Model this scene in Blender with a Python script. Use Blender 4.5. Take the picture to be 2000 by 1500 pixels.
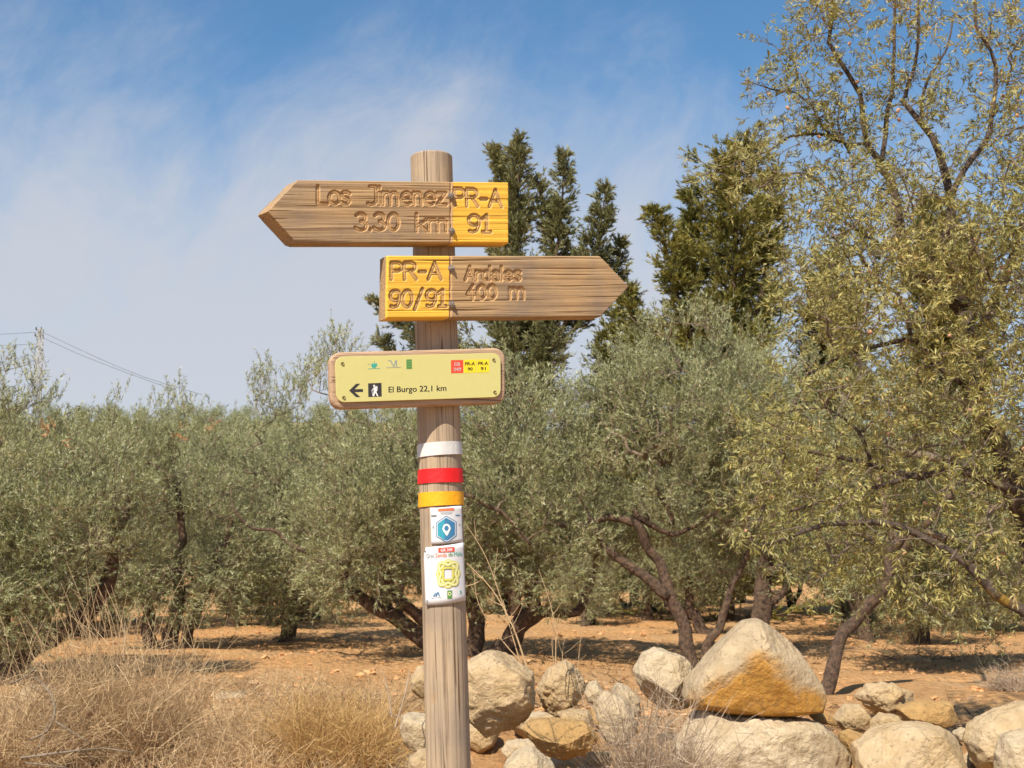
import bpy, math, random
import numpy as np
from mathutils import Vector
rng = np.random.default_rng(11)
random.seed(5)
S = bpy.context.scene
C = S.collection
for o in list(bpy.data.objects): bpy.data.objects.remove(o)

# ------------------------------------------------------------------ camera
CAMZ = 1.6; PITCH = math.radians(7.7); FPX = 2500.0
cam = bpy.data.cameras.new('camera'); co = bpy.data.objects.new('camera', cam); C.objects.link(co)
co.location = (0, 0, CAMZ); co.rotation_euler = (math.pi/2 + PITCH, 0, 0)
cam.sensor_width = 36; cam.lens = FPX/2000*36; cam.clip_end = 5000; cam.clip_start = 0.05
cam.dof.use_dof = True; cam.dof.focus_distance = 3.75; cam.dof.aperture_fstop = 14
S.camera = co
# ------------------------------------------------------------------ light
SUN_EL = math.radians(50); SUN_AZ = math.radians(27)          # the sun stands behind the camera, to the left
sdir = Vector((-math.sin(SUN_AZ)*math.cos(SUN_EL), -math.cos(SUN_AZ)*math.cos(SUN_EL), math.sin(SUN_EL)))
sl = bpy.data.lights.new('sun', 'SUN'); sl.energy = 5.0; sl.angle = math.radians(0.53); sl.color = (1, .93, .80)
so = bpy.data.objects.new('sun', sl); C.objects.link(so); so.rotation_euler = (-sdir).to_track_quat('-Z', 'Y').to_euler()
W = bpy.data.worlds.new('World'); S.world = W; W.use_nodes = True
S.view_settings.view_transform = 'Standard'; S.view_settings.look = 'None'
S.view_settings.exposure = 0.43; S.view_settings.gamma = 1; S.view_settings.use_curve_mapping = False
S.render.resolution_x = 1024; S.render.resolution_y = 768
S.cycles.max_bounces = 6; S.cycles.transparent_max_bounces = 4

class N:                                                        # small node-tree writer
    def __init__(s, tree): s.t = tree; s.t.nodes.clear()
    def n(s, typ, ins=None, **props):
        nd = s.t.nodes.new(typ)
        for k, v in props.items(): setattr(nd, k, v)
        for k, v in (ins or {}).items():
            if isinstance(v, tuple) and len(v) == 2 and hasattr(v[0], 'outputs'): s.t.links.new(v[0].outputs[v[1]], nd.inputs[k])
            elif hasattr(v, 'outputs'): s.t.links.new(v.outputs[0], nd.inputs[k])
            else: nd.inputs[k].default_value = v
        return nd
    def ramp(s, fac, stops, interp='LINEAR'):
        r = s.n('ShaderNodeValToRGB', {0: fac}); e = r.color_ramp.elements; r.color_ramp.interpolation = interp
        while len(e) > 1: e.remove(e[-1])
        e[0].position = stops[0][0]; e[0].color = stops[0][1] if len(stops[0][1]) == 4 else (*stops[0][1], 1)
        for p, c in stops[1:]:
            x = e.new(p); x.color = c if len(c) == 4 else (*c, 1)
        return r
    def mix(s, fac, a, b, mode='MIX'):
        m = s.n('ShaderNodeMix', data_type='RGBA', blend_type=mode)
        for i, v in ((0, fac), (6, a), (7, b)):
            if isinstance(v, tuple) and len(v) == 2 and hasattr(v[0], 'outputs'): s.t.links.new(v[0].outputs[v[1]], m.inputs[i])
            elif hasattr(v, 'outputs'): s.t.links.new(v.outputs[2] if v.bl_idname == 'ShaderNodeMix' else v.outputs[0], m.inputs[i])
            else: m.inputs[i].default_value = v if not isinstance(v, tuple) or len(v) == 4 else (*v, 1)
        return m
    def math(s, op, a, b=0.0, c=0.0, clamp=False): return s.n('ShaderNodeMath', {0: a, 1: b, 2: c}, operation=op, use_clamp=clamp)
def o2(m): return (m, 2)

def g3(v): return (v, v, v)
# ------------------------------------------------------------------ sky: clear blue with thin cirrus, thicker toward the horizon
w = N(W.node_tree)
sky = w.n('ShaderNodeTexSky', sky_type='NISHITA', sun_disc=False, sun_elevation=SUN_EL, sun_rotation=math.pi + SUN_AZ, altitude=500, air_density=1.0, dust_density=0.25, ozone_density=2.2)
tc = w.n('ShaderNodeTexCoord'); sep = w.n('ShaderNodeSeparateXYZ', {0: (tc, 0)})
el = w.math('ARCSINE', (sep, 2)); az = w.math('ARCTAN2', (sep, 0), (sep, 1))
vec = w.n('ShaderNodeCombineXYZ', {0: (w.math('ADD', az, w.math('MULTIPLY', el, -0.55))), 1: w.math('ADD', el, w.math('MULTIPLY', az, 0.25)), 2: 0.0})
warp = w.n('ShaderNodeTexNoise', {'Vector': vec, 'Scale': 3.0, 'Detail': 4.0})
vw = w.n('ShaderNodeVectorMath', {0: vec, 1: w.n('ShaderNodeVectorMath', {0: (warp, 1), 3: 0.22}, operation='SCALE')}, operation='ADD')
st = w.n('ShaderNodeVectorMath', {0: vw, 1: (2.2, 2.0, 1.0)}, operation='MULTIPLY')
c1 = w.n('ShaderNodeTexNoise', {'Vector': st, 'Scale': 1.6, 'Detail': 6.0, 'Roughness': 0.55})
st2 = w.n('ShaderNodeVectorMath', {0: vw, 1: (6.0, 4.5, 1.0)}, operation='MULTIPLY')
c2 = w.n('ShaderNodeTexNoise', {'Vector': st2, 'Scale': 2.0, 'Detail': 8.0, 'Roughness': 0.65})
base = w.n('ShaderNodeMapRange', {0: el, 1: 0.50, 2: 0.13, 3: 0.02, 4: 0.86}, interpolation_type='SMOOTHSTEP')
cl = w.math('ADD', w.math('MULTIPLY', c1, 1.75), w.math('MULTIPLY', c2, 0.75))
cl = w.math('ADD', w.math('SUBTRACT', cl, 1.25), base)
# thin banks drift to the left of north
bank = w.n('ShaderNodeMapRange', {0: w.math('ABSOLUTE', w.math('ADD', az, 0.17)), 1: 0.05, 2: 0.42, 3: 0.13, 4: -0.13}, interpolation_type='SMOOTHSTEP')
cl = w.math('ADD', cl, bank)
cfac = w.n('ShaderNodeMapRange', {0: cl, 1: 0.02, 2: 1.0, 3: 0.0, 4: 0.92}, interpolation_type='SMOOTHSTEP')
skyc = w.mix(1.0, sky, (0.92, 1.31, 1.44, 1), 'MULTIPLY')
mx = w.mix((cfac, 0), o2(skyc), (6.0, 6.2, 6.75, 1))
bg = w.n('ShaderNodeBackground', {0: o2(mx), 1: 0.076})
w.n('ShaderNodeOutputWorld', {0: bg})

# ------------------------------------------------------------------ helpers
def ray(px, py):
    a = (px-1000)/FPX; b = -(py-750)/FPX; cp, sp = math.cos(PITCH), math.sin(PITCH)
    return np.array([a, cp - b*sp, sp + b*cp])
CAM = np.array([0, 0, CAMZ])
def at(px, py, Y):
    r = ray(px, py); return CAM + r*(Y/r[1])

def sh(x, a, b):
    t = np.clip((x-a)/(b-a), 0, 1); return t*t*(3-2*t)
def _h(ix, iy, iz, seed):
    n = (ix*374761393 + seed*974634777 + 12345) & 0xffffffff
    for q_, m_ in ((iy, 668265263), (iz, 362437)):
        n = ((n ^ (n >> 15))*2246822519 + q_*m_) & 0xffffffff; n = ((n ^ (n >> 13))*3266489917) & 0xffffffff
    return ((n ^ (n >> 16)) & 0xffff)/65535.0*2-1
def noise(p, seed=0):
    p = np.asarray(p, float); i = np.floor(p).astype(np.int64); f = p-i; f = f*f*(3-2*f); r = 0
    for dx in (0, 1):
        for dy in (0, 1):
            for dz in (0, 1):
                wgt = (f[..., 0] if dx else 1-f[..., 0])*(f[..., 1] if dy else 1-f[..., 1])*(f[..., 2] if dz else 1-f[..., 2])
                r = r + wgt*_h(i[..., 0]+dx, i[..., 1]+dy, i[..., 2]+dz, seed)
    return r
def fbm(p, oct=4, seed=0, gain=.5):
    p = np.asarray(p, float); a = 1; r = 0; s = 1
    for k in range(oct): r = r + a*noise(p*s + 7.3*k, seed+k); a *= gain; s *= 2.03
    return r

def tag(o, label=None, cat=None, group=None, kind=None):
    if label: o['label'] = label
    if cat: o['category'] = cat
    if group: o['group'] = group
    if kind: o['kind'] = kind
    return o
def thing(name, loc, label, cat, group=None):
    o = bpy.data.objects.new(name, None); C.objects.link(o); o.location = tuple(loc); o.empty_display_size = .2
    return tag(o, label, cat, group)
def wloc(o):
    v = np.zeros(3)
    while o is not None: v = v + np.array(o.location); o = o.parent
    return v
def mesh(name, v, f, mat, parent=None, smooth=True, attrs=None, origin=None):
    """v in world space; the object's origin is the parent's (or origin)"""
    v = np.asarray(v, float).reshape(-1, 3)
    base = wloc(parent) if parent is not None else np.zeros(3)
    org = np.array(origin, float) if origin is not None else base
    me = bpy.data.meshes.new(name)
    if isinstance(f, np.ndarray):
        k = f.shape[1]; me.vertices.add(len(v)); me.vertices.foreach_set('co', (v-org).astype(np.float32).ravel())
        me.loops.add(f.size); me.loops.foreach_set('vertex_index', f.astype(np.int32).ravel())
        me.polygons.add(len(f)); me.polygons.foreach_set('loop_start', np.arange(len(f), dtype=np.int32)*k)
        me.update(calc_edges=True)
    else:
        me.from_pydata((v-org).tolist(), [], [list(map(int, q)) for q in f]); me.update()
    me.polygons.foreach_set('use_smooth', np.full(len(me.polygons), smooth))
    for nm, (typ, dom, arr) in (attrs or {}).items():
        a = me.attributes.new(nm, typ, dom); a.data.foreach_set('vector' if typ == 'FLOAT_VECTOR' else 'value', np.asarray(arr, np.float32).ravel())
    me.materials.append(mat)
    o = bpy.data.objects.new(name, me); C.objects.link(o)
    if parent is not None: o.parent = parent
    o.location = tuple(org-base)
    return o

class Buf:
    def __init__(s): s.v = []; s.f = []; s.n = 0
    def add(s, v, f):
        v = np.asarray(v, float); s.v.append(v)
        s.f += [[i+s.n for i in q] for q in f]; s.n += len(v)
    def get(s): return np.concatenate(s.v), s.f
def tube(path, rad, sides=8, caps=True, rough=0.0, seed=0):
    path = np.asarray(path, float); n = len(path); rad = np.broadcast_to(rad, (n,)) if np.ndim(rad) else np.full(n, rad)
    tan = np.gradient(path, axis=0); tan /= np.linalg.norm(tan, axis=1)[:, None]+1e-9
    ref = np.array([0.3, .9, .2]) if abs(tan[0][2]) > .8 else np.array([0, 0, 1.])
    V = []; a = np.linspace(0, 2*np.pi, sides, endpoint=False)
    x = np.cross(tan[0], ref)
    for i in range(n):
        x = x - tan[i]*np.dot(x, tan[i]); x /= np.linalg.norm(x)+1e-9; y = np.cross(tan[i], x)
        V.append(path[i] + rad[i]*(np.cos(a)[:, None]*x + np.sin(a)[:, None]*y))
    V = np.concatenate(V)
    if rough:
        c = np.repeat(path, sides, 0); rr = np.repeat(rad, sides)
        k = fbm(V/np.maximum(rr.mean(), .01)*.9, 3, seed)
        V = c + (V-c)*(1+rough*k)[:, None]
    F = [(i*sides+j, i*sides+(j+1) % sides, (i+1)*sides+(j+1) % sides, (i+1)*sides+j) for i in range(n-1) for j in range(sides)]
    if caps: F += [tuple(range(sides))[::-1], tuple((n-1)*sides+j for j in range(sides))]
    return V, F
def smooth_path(pts, step):
    pts = np.asarray(pts, float)
    if len(pts) < 3:
        n = max(2, int(np.linalg.norm(pts[-1]-pts[0])/step)); t = np.linspace(0, 1, n+1)[:, None]; return pts[0]*(1-t)+pts[-1]*t
    P = np.vstack([2*pts[0]-pts[1], pts, 2*pts[-1]-pts[-2]]); out = []
    for i in range(1, len(P)-2):
        n = max(1, int(np.linalg.norm(P[i+1]-P[i])/step))
        for k in range(n):
            t = k/n; out.append(.5*((2*P[i]) + (-P[i-1]+P[i+1])*t + (2*P[i-1]-5*P[i]+4*P[i+1]-P[i+2])*t*t + (-P[i-1]+3*P[i]-3*P[i+1]+P[i+2])*t**3))
    out.append(P[-2]); return np.array(out)

# ------------------------------------------------------------------ materials
def material(name):
    m = bpy.data.materials.new(name); m.use_nodes = True; return m, N(m.node_tree)
def out(b, bs, disp=None): b.n('ShaderNodeOutputMaterial', {0: bs})
def plain(name, col, rough=.6, metal=0, bumpscale=0, bump=.2, var=0.0, vs=40):
    m, b = material(name); t = b.n('ShaderNodeTexCoord')
    c = col
    ins = {'Roughness': rough, 'Metallic': metal}
    if var:
        nz = b.n('ShaderNodeTexNoise', {'Vector': (t, 3), 'Scale': float(vs), 'Detail': 5.0})
        mm = b.mix((nz, 0), tuple(x*(1-var) for x in col), tuple(min(1, x*(1+var)) for x in col)); ins['Base Color'] = o2(mm)
    else: ins['Base Color'] = (*col, 1)
    if bumpscale:
        nz = b.n('ShaderNodeTexNoise', {'Vector': (t, 3), 'Scale': float(bumpscale), 'Detail': 5.0})
        ins['Normal'] = b.n('ShaderNodeBump', {'Height': (nz, 0), 'Strength': bump, 'Distance': .01})
    out(b, b.n('ShaderNodeBsdfPrincipled', ins)); return m

def leaf_mat(name, stops, under, trans=.25, rough=.5, patch=1.1):
    """stops: colour per leaf (attribute rnd); leaves are paler beneath; clump-wide age variation"""
    m, b = material(name)
    r = b.n('ShaderNodeAttribute', attribute_name='rnd')
    t = b.n('ShaderNodeTexCoord'); nz = b.n('ShaderNodeTexNoise', {'Vector': (t, 3), 'Scale': patch, 'Detail': 3.0})
    f = b.math('ADD', b.math('MULTIPLY', (r, 2), 0.75), b.math('MULTIPLY', b.math('SUBTRACT', nz, .38), 1.0), clamp=True)
    col = b.ramp(f, stops)
    g = b.n('ShaderNodeNewGeometry')
    col2 = b.mix((g, 6), col, b.mix(0.62, col, under, 'MIX') and (b.t.nodes[-1], 2))
    p = b.n('ShaderNodeBsdfPrincipled', {'Base Color': o2(col2), 'Roughness': rough, 'Specular IOR Level': .35})
    tr = b.n('ShaderNodeBsdfTranslucent', {0: o2(col2)})
    ms = b.n('ShaderNodeMixShader', {0: trans, 1: p, 2: tr}); out(b, ms); return m
M = {}
M['olive'] = leaf_mat('olive_leaf', [(0, (.05, .065, .02)), (.35, (.175, .195, .068)), (.65, (.36, .37, .15)), (.9, (.56, .53, .27)), (1, (.58, .42, .22))], (.50, .48, .29), .18, .42)
M['almond'] = leaf_mat('almond_leaf', [(0, (.09, .095, .025)), (.4, (.24, .22, .06)), (.7, (.44, .37, .11)), (.9, (.66, .52, .19)), (1, (.64, .36, .18))], (.44, .40, .16), .22, .5)
M['cypress'] = leaf_mat('conifer_spray', [(0, (.05, .065, .012)), (.4, (.15, .145, .028)), (.75, (.34, .28, .05)), (1, (.42, .30, .09))], (.3, .27, .09), .22, .6, .8)
M['cypress_grey'] = leaf_mat('grey_conifer_spray', [(0, (.07, .08, .03)), (.4, (.18, .18, .065)), (.75, (.31, .28, .11)), (1, (.42, .28, .15))], (.3, .28, .14), .22, .6, .8)
M['russet'] = leaf_mat('dead_leaf', [(0, (.45, .17, .06)), (1, (.6, .28, .12))], (.5, .3, .15), .2)

def bark(name, a, b_, lichen=None):
    m, b = material(name); t = b.n('ShaderNodeTexCoord')
    n1 = b.n('ShaderNodeTexNoise', {'Vector': (t, 3), 'Scale': 16.0, 'Detail': 8.0, 'Roughness': .7})
    n2 = b.n('ShaderNodeTexNoise', {'Vector': b.n('ShaderNodeMapping', {0: (t, 3), 3: (38., 38., 9.)}), 'Scale': 1.0, 'Detail': 6.0, 'Roughness': .7})
    c = b.mix(b.ramp((n1, 0), [(.35, g3(0)), (.65, g3(1))]), a, b_)
    if lichen:
        n3 = b.n('ShaderNodeTexNoise', {'Vector': (t, 3), 'Scale': 3.5, 'Detail': 6.0, 'Roughness': .6})
        c = b.mix(b.ramp((n3, 0), [(.55, g3(0)), (.6, g3(1))]), o2(c), lichen)
    h = b.math('ADD', (n1, 0), (n2, 0))
    bp = b.n('ShaderNodeBump', {'Height': h, 'Strength': 1.0, 'Distance': .05})
    out(b, b.n('ShaderNodeBsdfPrincipled', {'Base Color': o2(c), 'Roughness': .9, 'Normal': bp})); return m
M['bark'] = bark('olive_bark', (.045, .027, .018), (.23, .14, .085))
M['twig'] = bark('twig_bark', (.20, .135, .09), (.42, .30, .20))
M['almond_twig'] = bark('almond_twig_bark', (.20, .14, .10), (.42, .31, .23))
M['almond_bark'] = bark('almond_bark', (.075, .048, .034), (.21, .145, .10))
M['lichen_bark'] = bark('lichen_bark', (.075, .048, .034), (.20, .14, .10), (.36, .21, .03))
M['dead_wood'] = bark('dead_wood', (.30, .215, .135), (.56, .44, .31))

def wood_mat(name, ca, cb, cdark, paint=None, cutcol=(.40, .24, .11), split=None, stretch=(1.7, 75., 75.), spec=.2):
    """weathered timber; grain runs along attribute guv.x; attribute cut marks routed grooves; paint covers guv.x ranges"""
    m, b = material(name)
    a = b.n('ShaderNodeAttribute', attribute_name='guv'); cut = b.n('ShaderNodeAttribute', attribute_name='cut')
    mp = b.n('ShaderNodeVectorMath', {0: (a, 1), 1: stretch}, operation='MULTIPLY')
    lo = b.n('ShaderNodeTexNoise', {'Vector': (a, 1), 'Scale': 9.0, 'Detail': 3.0})
    wv = b.n('ShaderNodeVectorMath', {0: mp, 1: b.n('ShaderNodeVectorMath', {0: (lo, 1), 3: .45}, operation='SCALE')}, operation='ADD')
    n1 = b.n('ShaderNodeTexNoise', {'Vector': wv, 'Scale': 1.0, 'Detail': 6.0, 'Roughness': .65})
    mp2 = b.n('ShaderNodeVectorMath', {0: (a, 1), 1: tuple(x*(1.6 if i == 0 else 4.2) for i, x in enumerate(stretch))}, operation='MULTIPLY')
    n2 = b.n('ShaderNodeTexNoise', {'Vector': mp2, 'Scale': 1.0, 'Detail': 4.0, 'Roughness': .6})
    n3 = b.n('ShaderNodeTexNoise', {'Vector': (a, 1), 'Scale': 5.5, 'Detail': 5.0, 'Roughness': .6})
    c = b.mix(b.ramp((n1, 0), [(.3, g3(0)), (.7, g3(1))]), ca, cb)
    c = b.mix(b.ramp((n3, 0), [(.42, g3(0)), (.68, g3(.75))]), o2(c), cdark)
    fib = b.ramp((n2, 0), [(.28, g3(.30)), (.48, g3(1))])
    c = b.mix(1.0, o2(c), fib, 'MULTIPLY')
    mp3 = b.n('ShaderNodeVectorMath', {0: (a, 1), 1: (stretch[0]*1.3, stretch[1]*1.9, stretch[2]*1.9)}, operation='MULTIPLY')
    crk = b.n('ShaderNodeTexNoise', {'Vector': mp3, 'Scale': 1.0, 'Detail': 2.0, 'Roughness': .4})
    crack = b.ramp((crk, 0), [(.30, g3(0.0)), (.335, g3(1))])
    if paint:
        wear = b.n('ShaderNodeTexNoise', {'Vector': b.n('ShaderNodeVectorMath', {0: (a, 1), 1: (26., 120., 60.)}, operation='MULTIPLY'), 'Scale': 1.0, 'Detail': 6.0, 'Roughness': .7})
        pm = b.n('ShaderNodeAttribute', attribute_name='paint')
        keep = b.ramp((wear, 0), [(.30, g3(0)), (.38, g3(1))])
        pf = b.math('MULTIPLY', (pm, 2), (keep, 0))
        shade = b.mix((n3, 0), tuple(x*.86 for x in paint), tuple(min(1, x*1.1) for x in paint))
        c = b.mix(pf, o2(c), o2(shade))
    c = b.mix(1.0, o2(c), b.mix(1.0, crack, (.45, .38, .32, 1), 'LIGHTEN') and (b.t.nodes[-1], 2), 'MULTIPLY')
    cutc = b.mix((n1, 0), tuple(x*.75 for x in cutcol), tuple(min(1, x*1.25) for x in cutcol))
    c = b.mix((cut, 2), o2(c), o2(cutc))
    hh = b.math('ADD', b.math('MULTIPLY', (n2, 0), .6), b.math('MULTIPLY', (crack, 0), .9))
    hh = b.math('ADD', hh, b.math('MULTIPLY', (n1, 0), .5))
    bp = b.n('ShaderNodeBump', {'Height': hh, 'Strength': .55, 'Distance': .0022})
    out(b, b.n('ShaderNodeBsdfPrincipled', {'Base Color': o2(c), 'Roughness': .72, 'Specular IOR Level': spec, 'Normal': bp})); return m
M['board'] = wood_mat('weathered_board', (.52, .33, .155), (.40, .25, .13), (.25, .19, .145), paint=(.86, .49, .065), cutcol=(.50, .30, .135))
M['info_wood'] = wood_mat('info_board_wood', (.55, .36, .22), (.46, .30, .19), (.40, .29, .21))
M['post'] = wood_mat('post_wood', (.52, .385, .255), (.38, .275, .18), (.30, .235, .175), stretch=(1.6, 48., 48.))
M['plate'] = plain('plate_green', (.64, .575, .215), .38, var=.03)
M['black'] = plain('print_black', (.035, .03, .03), .5)
M['white'] = plain('print_white', (.8, .79, .77), .5)
M['red'] = plain('print_red', (.80, .075, .03), .5)
M['yel'] = plain('print_yellow', (.86, .67, .02), .5)
M['teal'] = plain('print_teal', (.05, .38, .30), .5)
M['grey'] = plain('print_grey', (.26, .31, .34), .5)
M['greenp'] = plain('print_green', (.10, .26, .06), .5)
M['pgreen'] = plain('print_pale_green', (.25, .45, .15), .5)
M['tape_w'] = plain('tape_white', (.66, .63, .59), .4, var=.1, vs=60, bumpscale=90, bump=.15)
M['tape_r'] = plain('tape_red', (.80, .006, .008), .6, var=.12, vs=50, bumpscale=70, bump=.2)
M['tape_y'] = plain('tape_yellow', (.90, .40, .003), .6, var=.06, vs=50, bumpscale=70, bump=.2)
M['sticker'] = plain('sticker_white', (.70, .68, .68), .6, var=.03, vs=30)
M['orange'] = plain('print_orange', (.85, .20, .08), .5)
M['blue'] = plain('print_blue', (.045, .19, .36), .45)
M['cyan'] = plain('print_cyan', (.04, .33, .43), .45)
M['knot'] = plain('print_lime', (.62, .56, .09), .5)
M['knot2'] = plain('print_lime_pale', (.80, .77, .42), .5)
M['steel'] = plain('zinc_bolt', (.36, .30, .25), .55, .7, bumpscale=200, bump=.5, var=.4, vs=150)
M['screw'] = plain('brass_screw', (.30, .25, .10), .5, .6)
M['rust'] = plain('rust', (.14, .05, .03), .9)
M['pole'] = plain('pole_concrete', (.36, .33, .30), .8)
M['cable'] = plain('cable', (.09, .09, .1), .6)
M['husk'] = plain('almond_husk', (.50, .27, .15), .75, var=.3, vs=30)

def rock_mat(name, a, b_, dark, stain=None, stain_z=None):
    m, b = material(name); t = b.n('ShaderNodeTexCoord')
    n1 = b.n('ShaderNodeTexNoise', {'Vector': (t, 3), 'Scale': 3.2, 'Detail': 9.0, 'Roughness': .62})
    n2 = b.n('ShaderNodeTexNoise', {'Vector': (t, 3), 'Scale': 26.0, 'Detail': 8.0, 'Roughness': .72})
    n3 = b.n('ShaderNodeTexVoronoi', {'Vector': (t, 3), 'Scale': 34.0})
    c = b.mix(b.ramp((n1, 0), [(.36, g3(0)), (.62, g3(1))]), a, b_)
    if stain:
        sa = b.n('ShaderNodeAttribute', attribute_name='stain')
        n4 = b.n('ShaderNodeTexNoise', {'Vector': b.n('ShaderNodeMapping', {0: (t, 3), 2: (0, .5, 0), 3: (4., 4., 11.)}), 'Scale': 1.0, 'Detail': 8.0, 'Roughness': .65})
        sf = b.math('ADD', (sa, 2), b.math('MULTIPLY', b.math('SUBTRACT', (n4, 0), .5), .9))
        sc = b.mix((n4, 0), tuple(x*.45 for x in stain), tuple(min(1, x*1.35) for x in stain))
        c = b.mix(b.ramp(sf, [(.26, g3(0)), (.74, g3(1))]), o2(c), o2(sc))
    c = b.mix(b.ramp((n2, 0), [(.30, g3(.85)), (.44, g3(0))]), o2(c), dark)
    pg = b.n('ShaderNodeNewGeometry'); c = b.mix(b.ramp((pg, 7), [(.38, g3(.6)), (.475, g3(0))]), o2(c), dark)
    n5 = b.n('ShaderNodeTexNoise', {'Vector': (t, 3), 'Scale': 9.0, 'Detail': 6.0, 'Roughness': .6}); c = b.mix(1.0, o2(c), b.ramp((n5, 0), [(.3, (.84, .79, .72)), (.6, (1.14, 1.12, 1.08))]), 'MULTIPLY')
    wv = b.n('ShaderNodeVectorMath', {0: (t, 3), 1: b.n('ShaderNodeVectorMath', {0: (n1, 1), 3: .35}, operation='SCALE')}, operation='ADD')
    ck = b.n('ShaderNodeTexVoronoi', {'Vector': wv, 'Scale': 5.5}, feature='DISTANCE_TO_EDGE'); ckr = b.ramp((ck, 0), [(.0, g3(0)), (.014, g3(1))]); ckm = b.math('MULTIPLY', b.math('SUBTRACT', 1.0, (ckr, 0)), b.math('GREATER_THAN', (n5, 0), .57))
    c = b.mix(b.math('MULTIPLY', ckm, .35), o2(c), dark)
    pit = b.ramp((n3, 0), [(.05, g3(0)), (.22, g3(1))])
    h = b.math('ADD', b.math('MULTIPLY', (n2, 0), 1.0), b.math('MULTIPLY', (pit, 0), .12))
    h = b.math('ADD', h, b.math('MULTIPLY', (n1, 0), 1.2))
    h = b.math('SUBTRACT', h, b.math('MULTIPLY', ckm, .22))
    bp = b.n('ShaderNodeBump', {'Height': h, 'Strength': .9, 'Distance': .034})
    out(b, b.n('ShaderNodeBsdfPrincipled', {'Base Color': o2(c), 'Roughness': .88, 'Specular IOR Level': .2, 'Normal': bp})); return m
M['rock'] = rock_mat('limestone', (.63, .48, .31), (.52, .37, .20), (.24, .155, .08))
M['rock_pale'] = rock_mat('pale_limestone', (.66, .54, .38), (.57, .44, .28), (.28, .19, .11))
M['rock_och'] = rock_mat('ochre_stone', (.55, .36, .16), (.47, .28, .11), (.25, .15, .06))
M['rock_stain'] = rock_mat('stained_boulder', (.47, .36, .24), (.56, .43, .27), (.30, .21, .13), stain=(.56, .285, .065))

# ------------------------------------------------------------------ ground
def H(x, y):
    x = np.asarray(x, float); y = np.asarray(y, float)
    lf = 1-sh(x, -1.2, -.1)
    bank = (.20+.32*lf)*sh(y, 4.4, 6.4)*(1-sh(y, 8.4, 10.8)) + .16*(1-lf)*sh(y, 7.2, 8.2)*(1-sh(y, 8.4, 10.8)) + .10*sh(y, 1, 4)*(1-sh(y, 8.2, 10.8))
    p = np.stack([x, y, 0*x], -1)
    bank = bank*(1+.25*noise(p*.6, 3))
    left = 1-sh(x + .0*y, -18+.02*y, 26+.08*y)*.72
    hill = np.clip(y-50, 0, None); hill =   .146*hill*hill/(hill+14)*left*(1-.75*sh(y, 262, 330))
    plough = .07*fbm(np.stack([x*.45+.1*y, y*1.6, 0*x], -1), 4, 33)*sh(y, 9, 12)*(1-sh(y, 45, 60))
    r = plough + bank + hill + .05*noise(p*.5, 5)*sh(y, 8, 14) + .025*fbm(p*2.2, 3, 9)
    return r + .018*fbm(p*8, 2, 21)*(1-sh(y, 20, 40))
ys = np.concatenate([np.linspace(-60, 3, 10)[:-1], np.exp(np.linspace(np.log(3), np.log(60), 300)), np.linspace(62, 340, 60), np.linspace(360, 2600, 14)])
u = np.linspace(-1, 1, 311); xs = np.sinh(u*6.2)/np.sinh(6.2)*1500
X, Y = np.meshgrid(xs, ys); Z = H(X, Y); nx, ny = len(xs), len(ys)
I = np.arange(nx*ny).reshape(ny, nx)
Q = np.stack([I[:-1, :-1], I[:-1, 1:], I[1:, 1:], I[1:, :-1]], -1).reshape(-1, 4)
m, b = material('orchard_soil'); t = b.n('ShaderNodeTexCoord')
n1 = b.n('ShaderNodeTexNoise', {'Vector': (t, 3), 'Scale': .45, 'Detail': 8.0, 'Roughness': .6})
n2 = b.n('ShaderNodeTexNoise', {'Vector': (t, 3), 'Scale': 7.0, 'Detail': 10.0, 'Roughness': .72})
n3 = b.n('ShaderNodeTexVoronoi', {'Vector': (t, 3), 'Scale': 12.0, 'Randomness': 1.0})
c = b.mix(b.ramp((n1, 0), [(.35, g3(0)), (.65, g3(1))]), (.67, .35, .14), (.61, .37, .18))
c = b.mix(b.ramp((n2, 0), [(.32, g3(.75)), (.5, g3(0))]), o2(c), (.36, .17, .065))
c = b.mix(b.ramp((n2, 0), [(.58, g3(0)), (.70, g3(.7))]), o2(c), (.62, .42, .25))
sy = b.n('ShaderNodeSeparateXYZ', {0: (t, 3)}); cov = b.n('ShaderNodeMapRange', {0: (sy, 1), 1: 62.0, 2: 85.0, 3: 0.0, 4: .9}, interpolation_type='SMOOTHSTEP')
c = b.mix(b.math('MULTIPLY', (cov, 0), (b.ramp((n2, 0), [(.3, g3(.7)), (.6, g3(1))]), 0)), o2(c), b.mix((n1, 0), (.13, .13, .05), (.30, .26, .12)) and (b.t.nodes[-1], 2))
hsh = b.n('ShaderNodeBump', {'Height': b.math('ADD', (n2, 0), b.math('MULTIPLY', (n3, 0), -.35)), 'Strength': 1.0, 'Distance': .12})
out(b, b.n('ShaderNodeBsdfPrincipled', {'Base Color': o2(c), 'Roughness': .95, 'Specular IOR Level': .1, 'Normal': hsh}))
M['soil'] = m
gr = mesh('ground', np.stack([X, Y, Z], -1).reshape(-1, 3), Q, m); gr['kind'] = 'structure'

# ------------------------------------------------------------------ the signpost
PY = 3.6; R0 = .0605
base_px = 842 + (2050-293)/1207*34
def axis(py): return at(842 + (py-293)/1207*34, py, PY)
foot = at(base_px, 2300, PY); foot[2] = float(H(foot[0], PY)); topp = axis(305)
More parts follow.
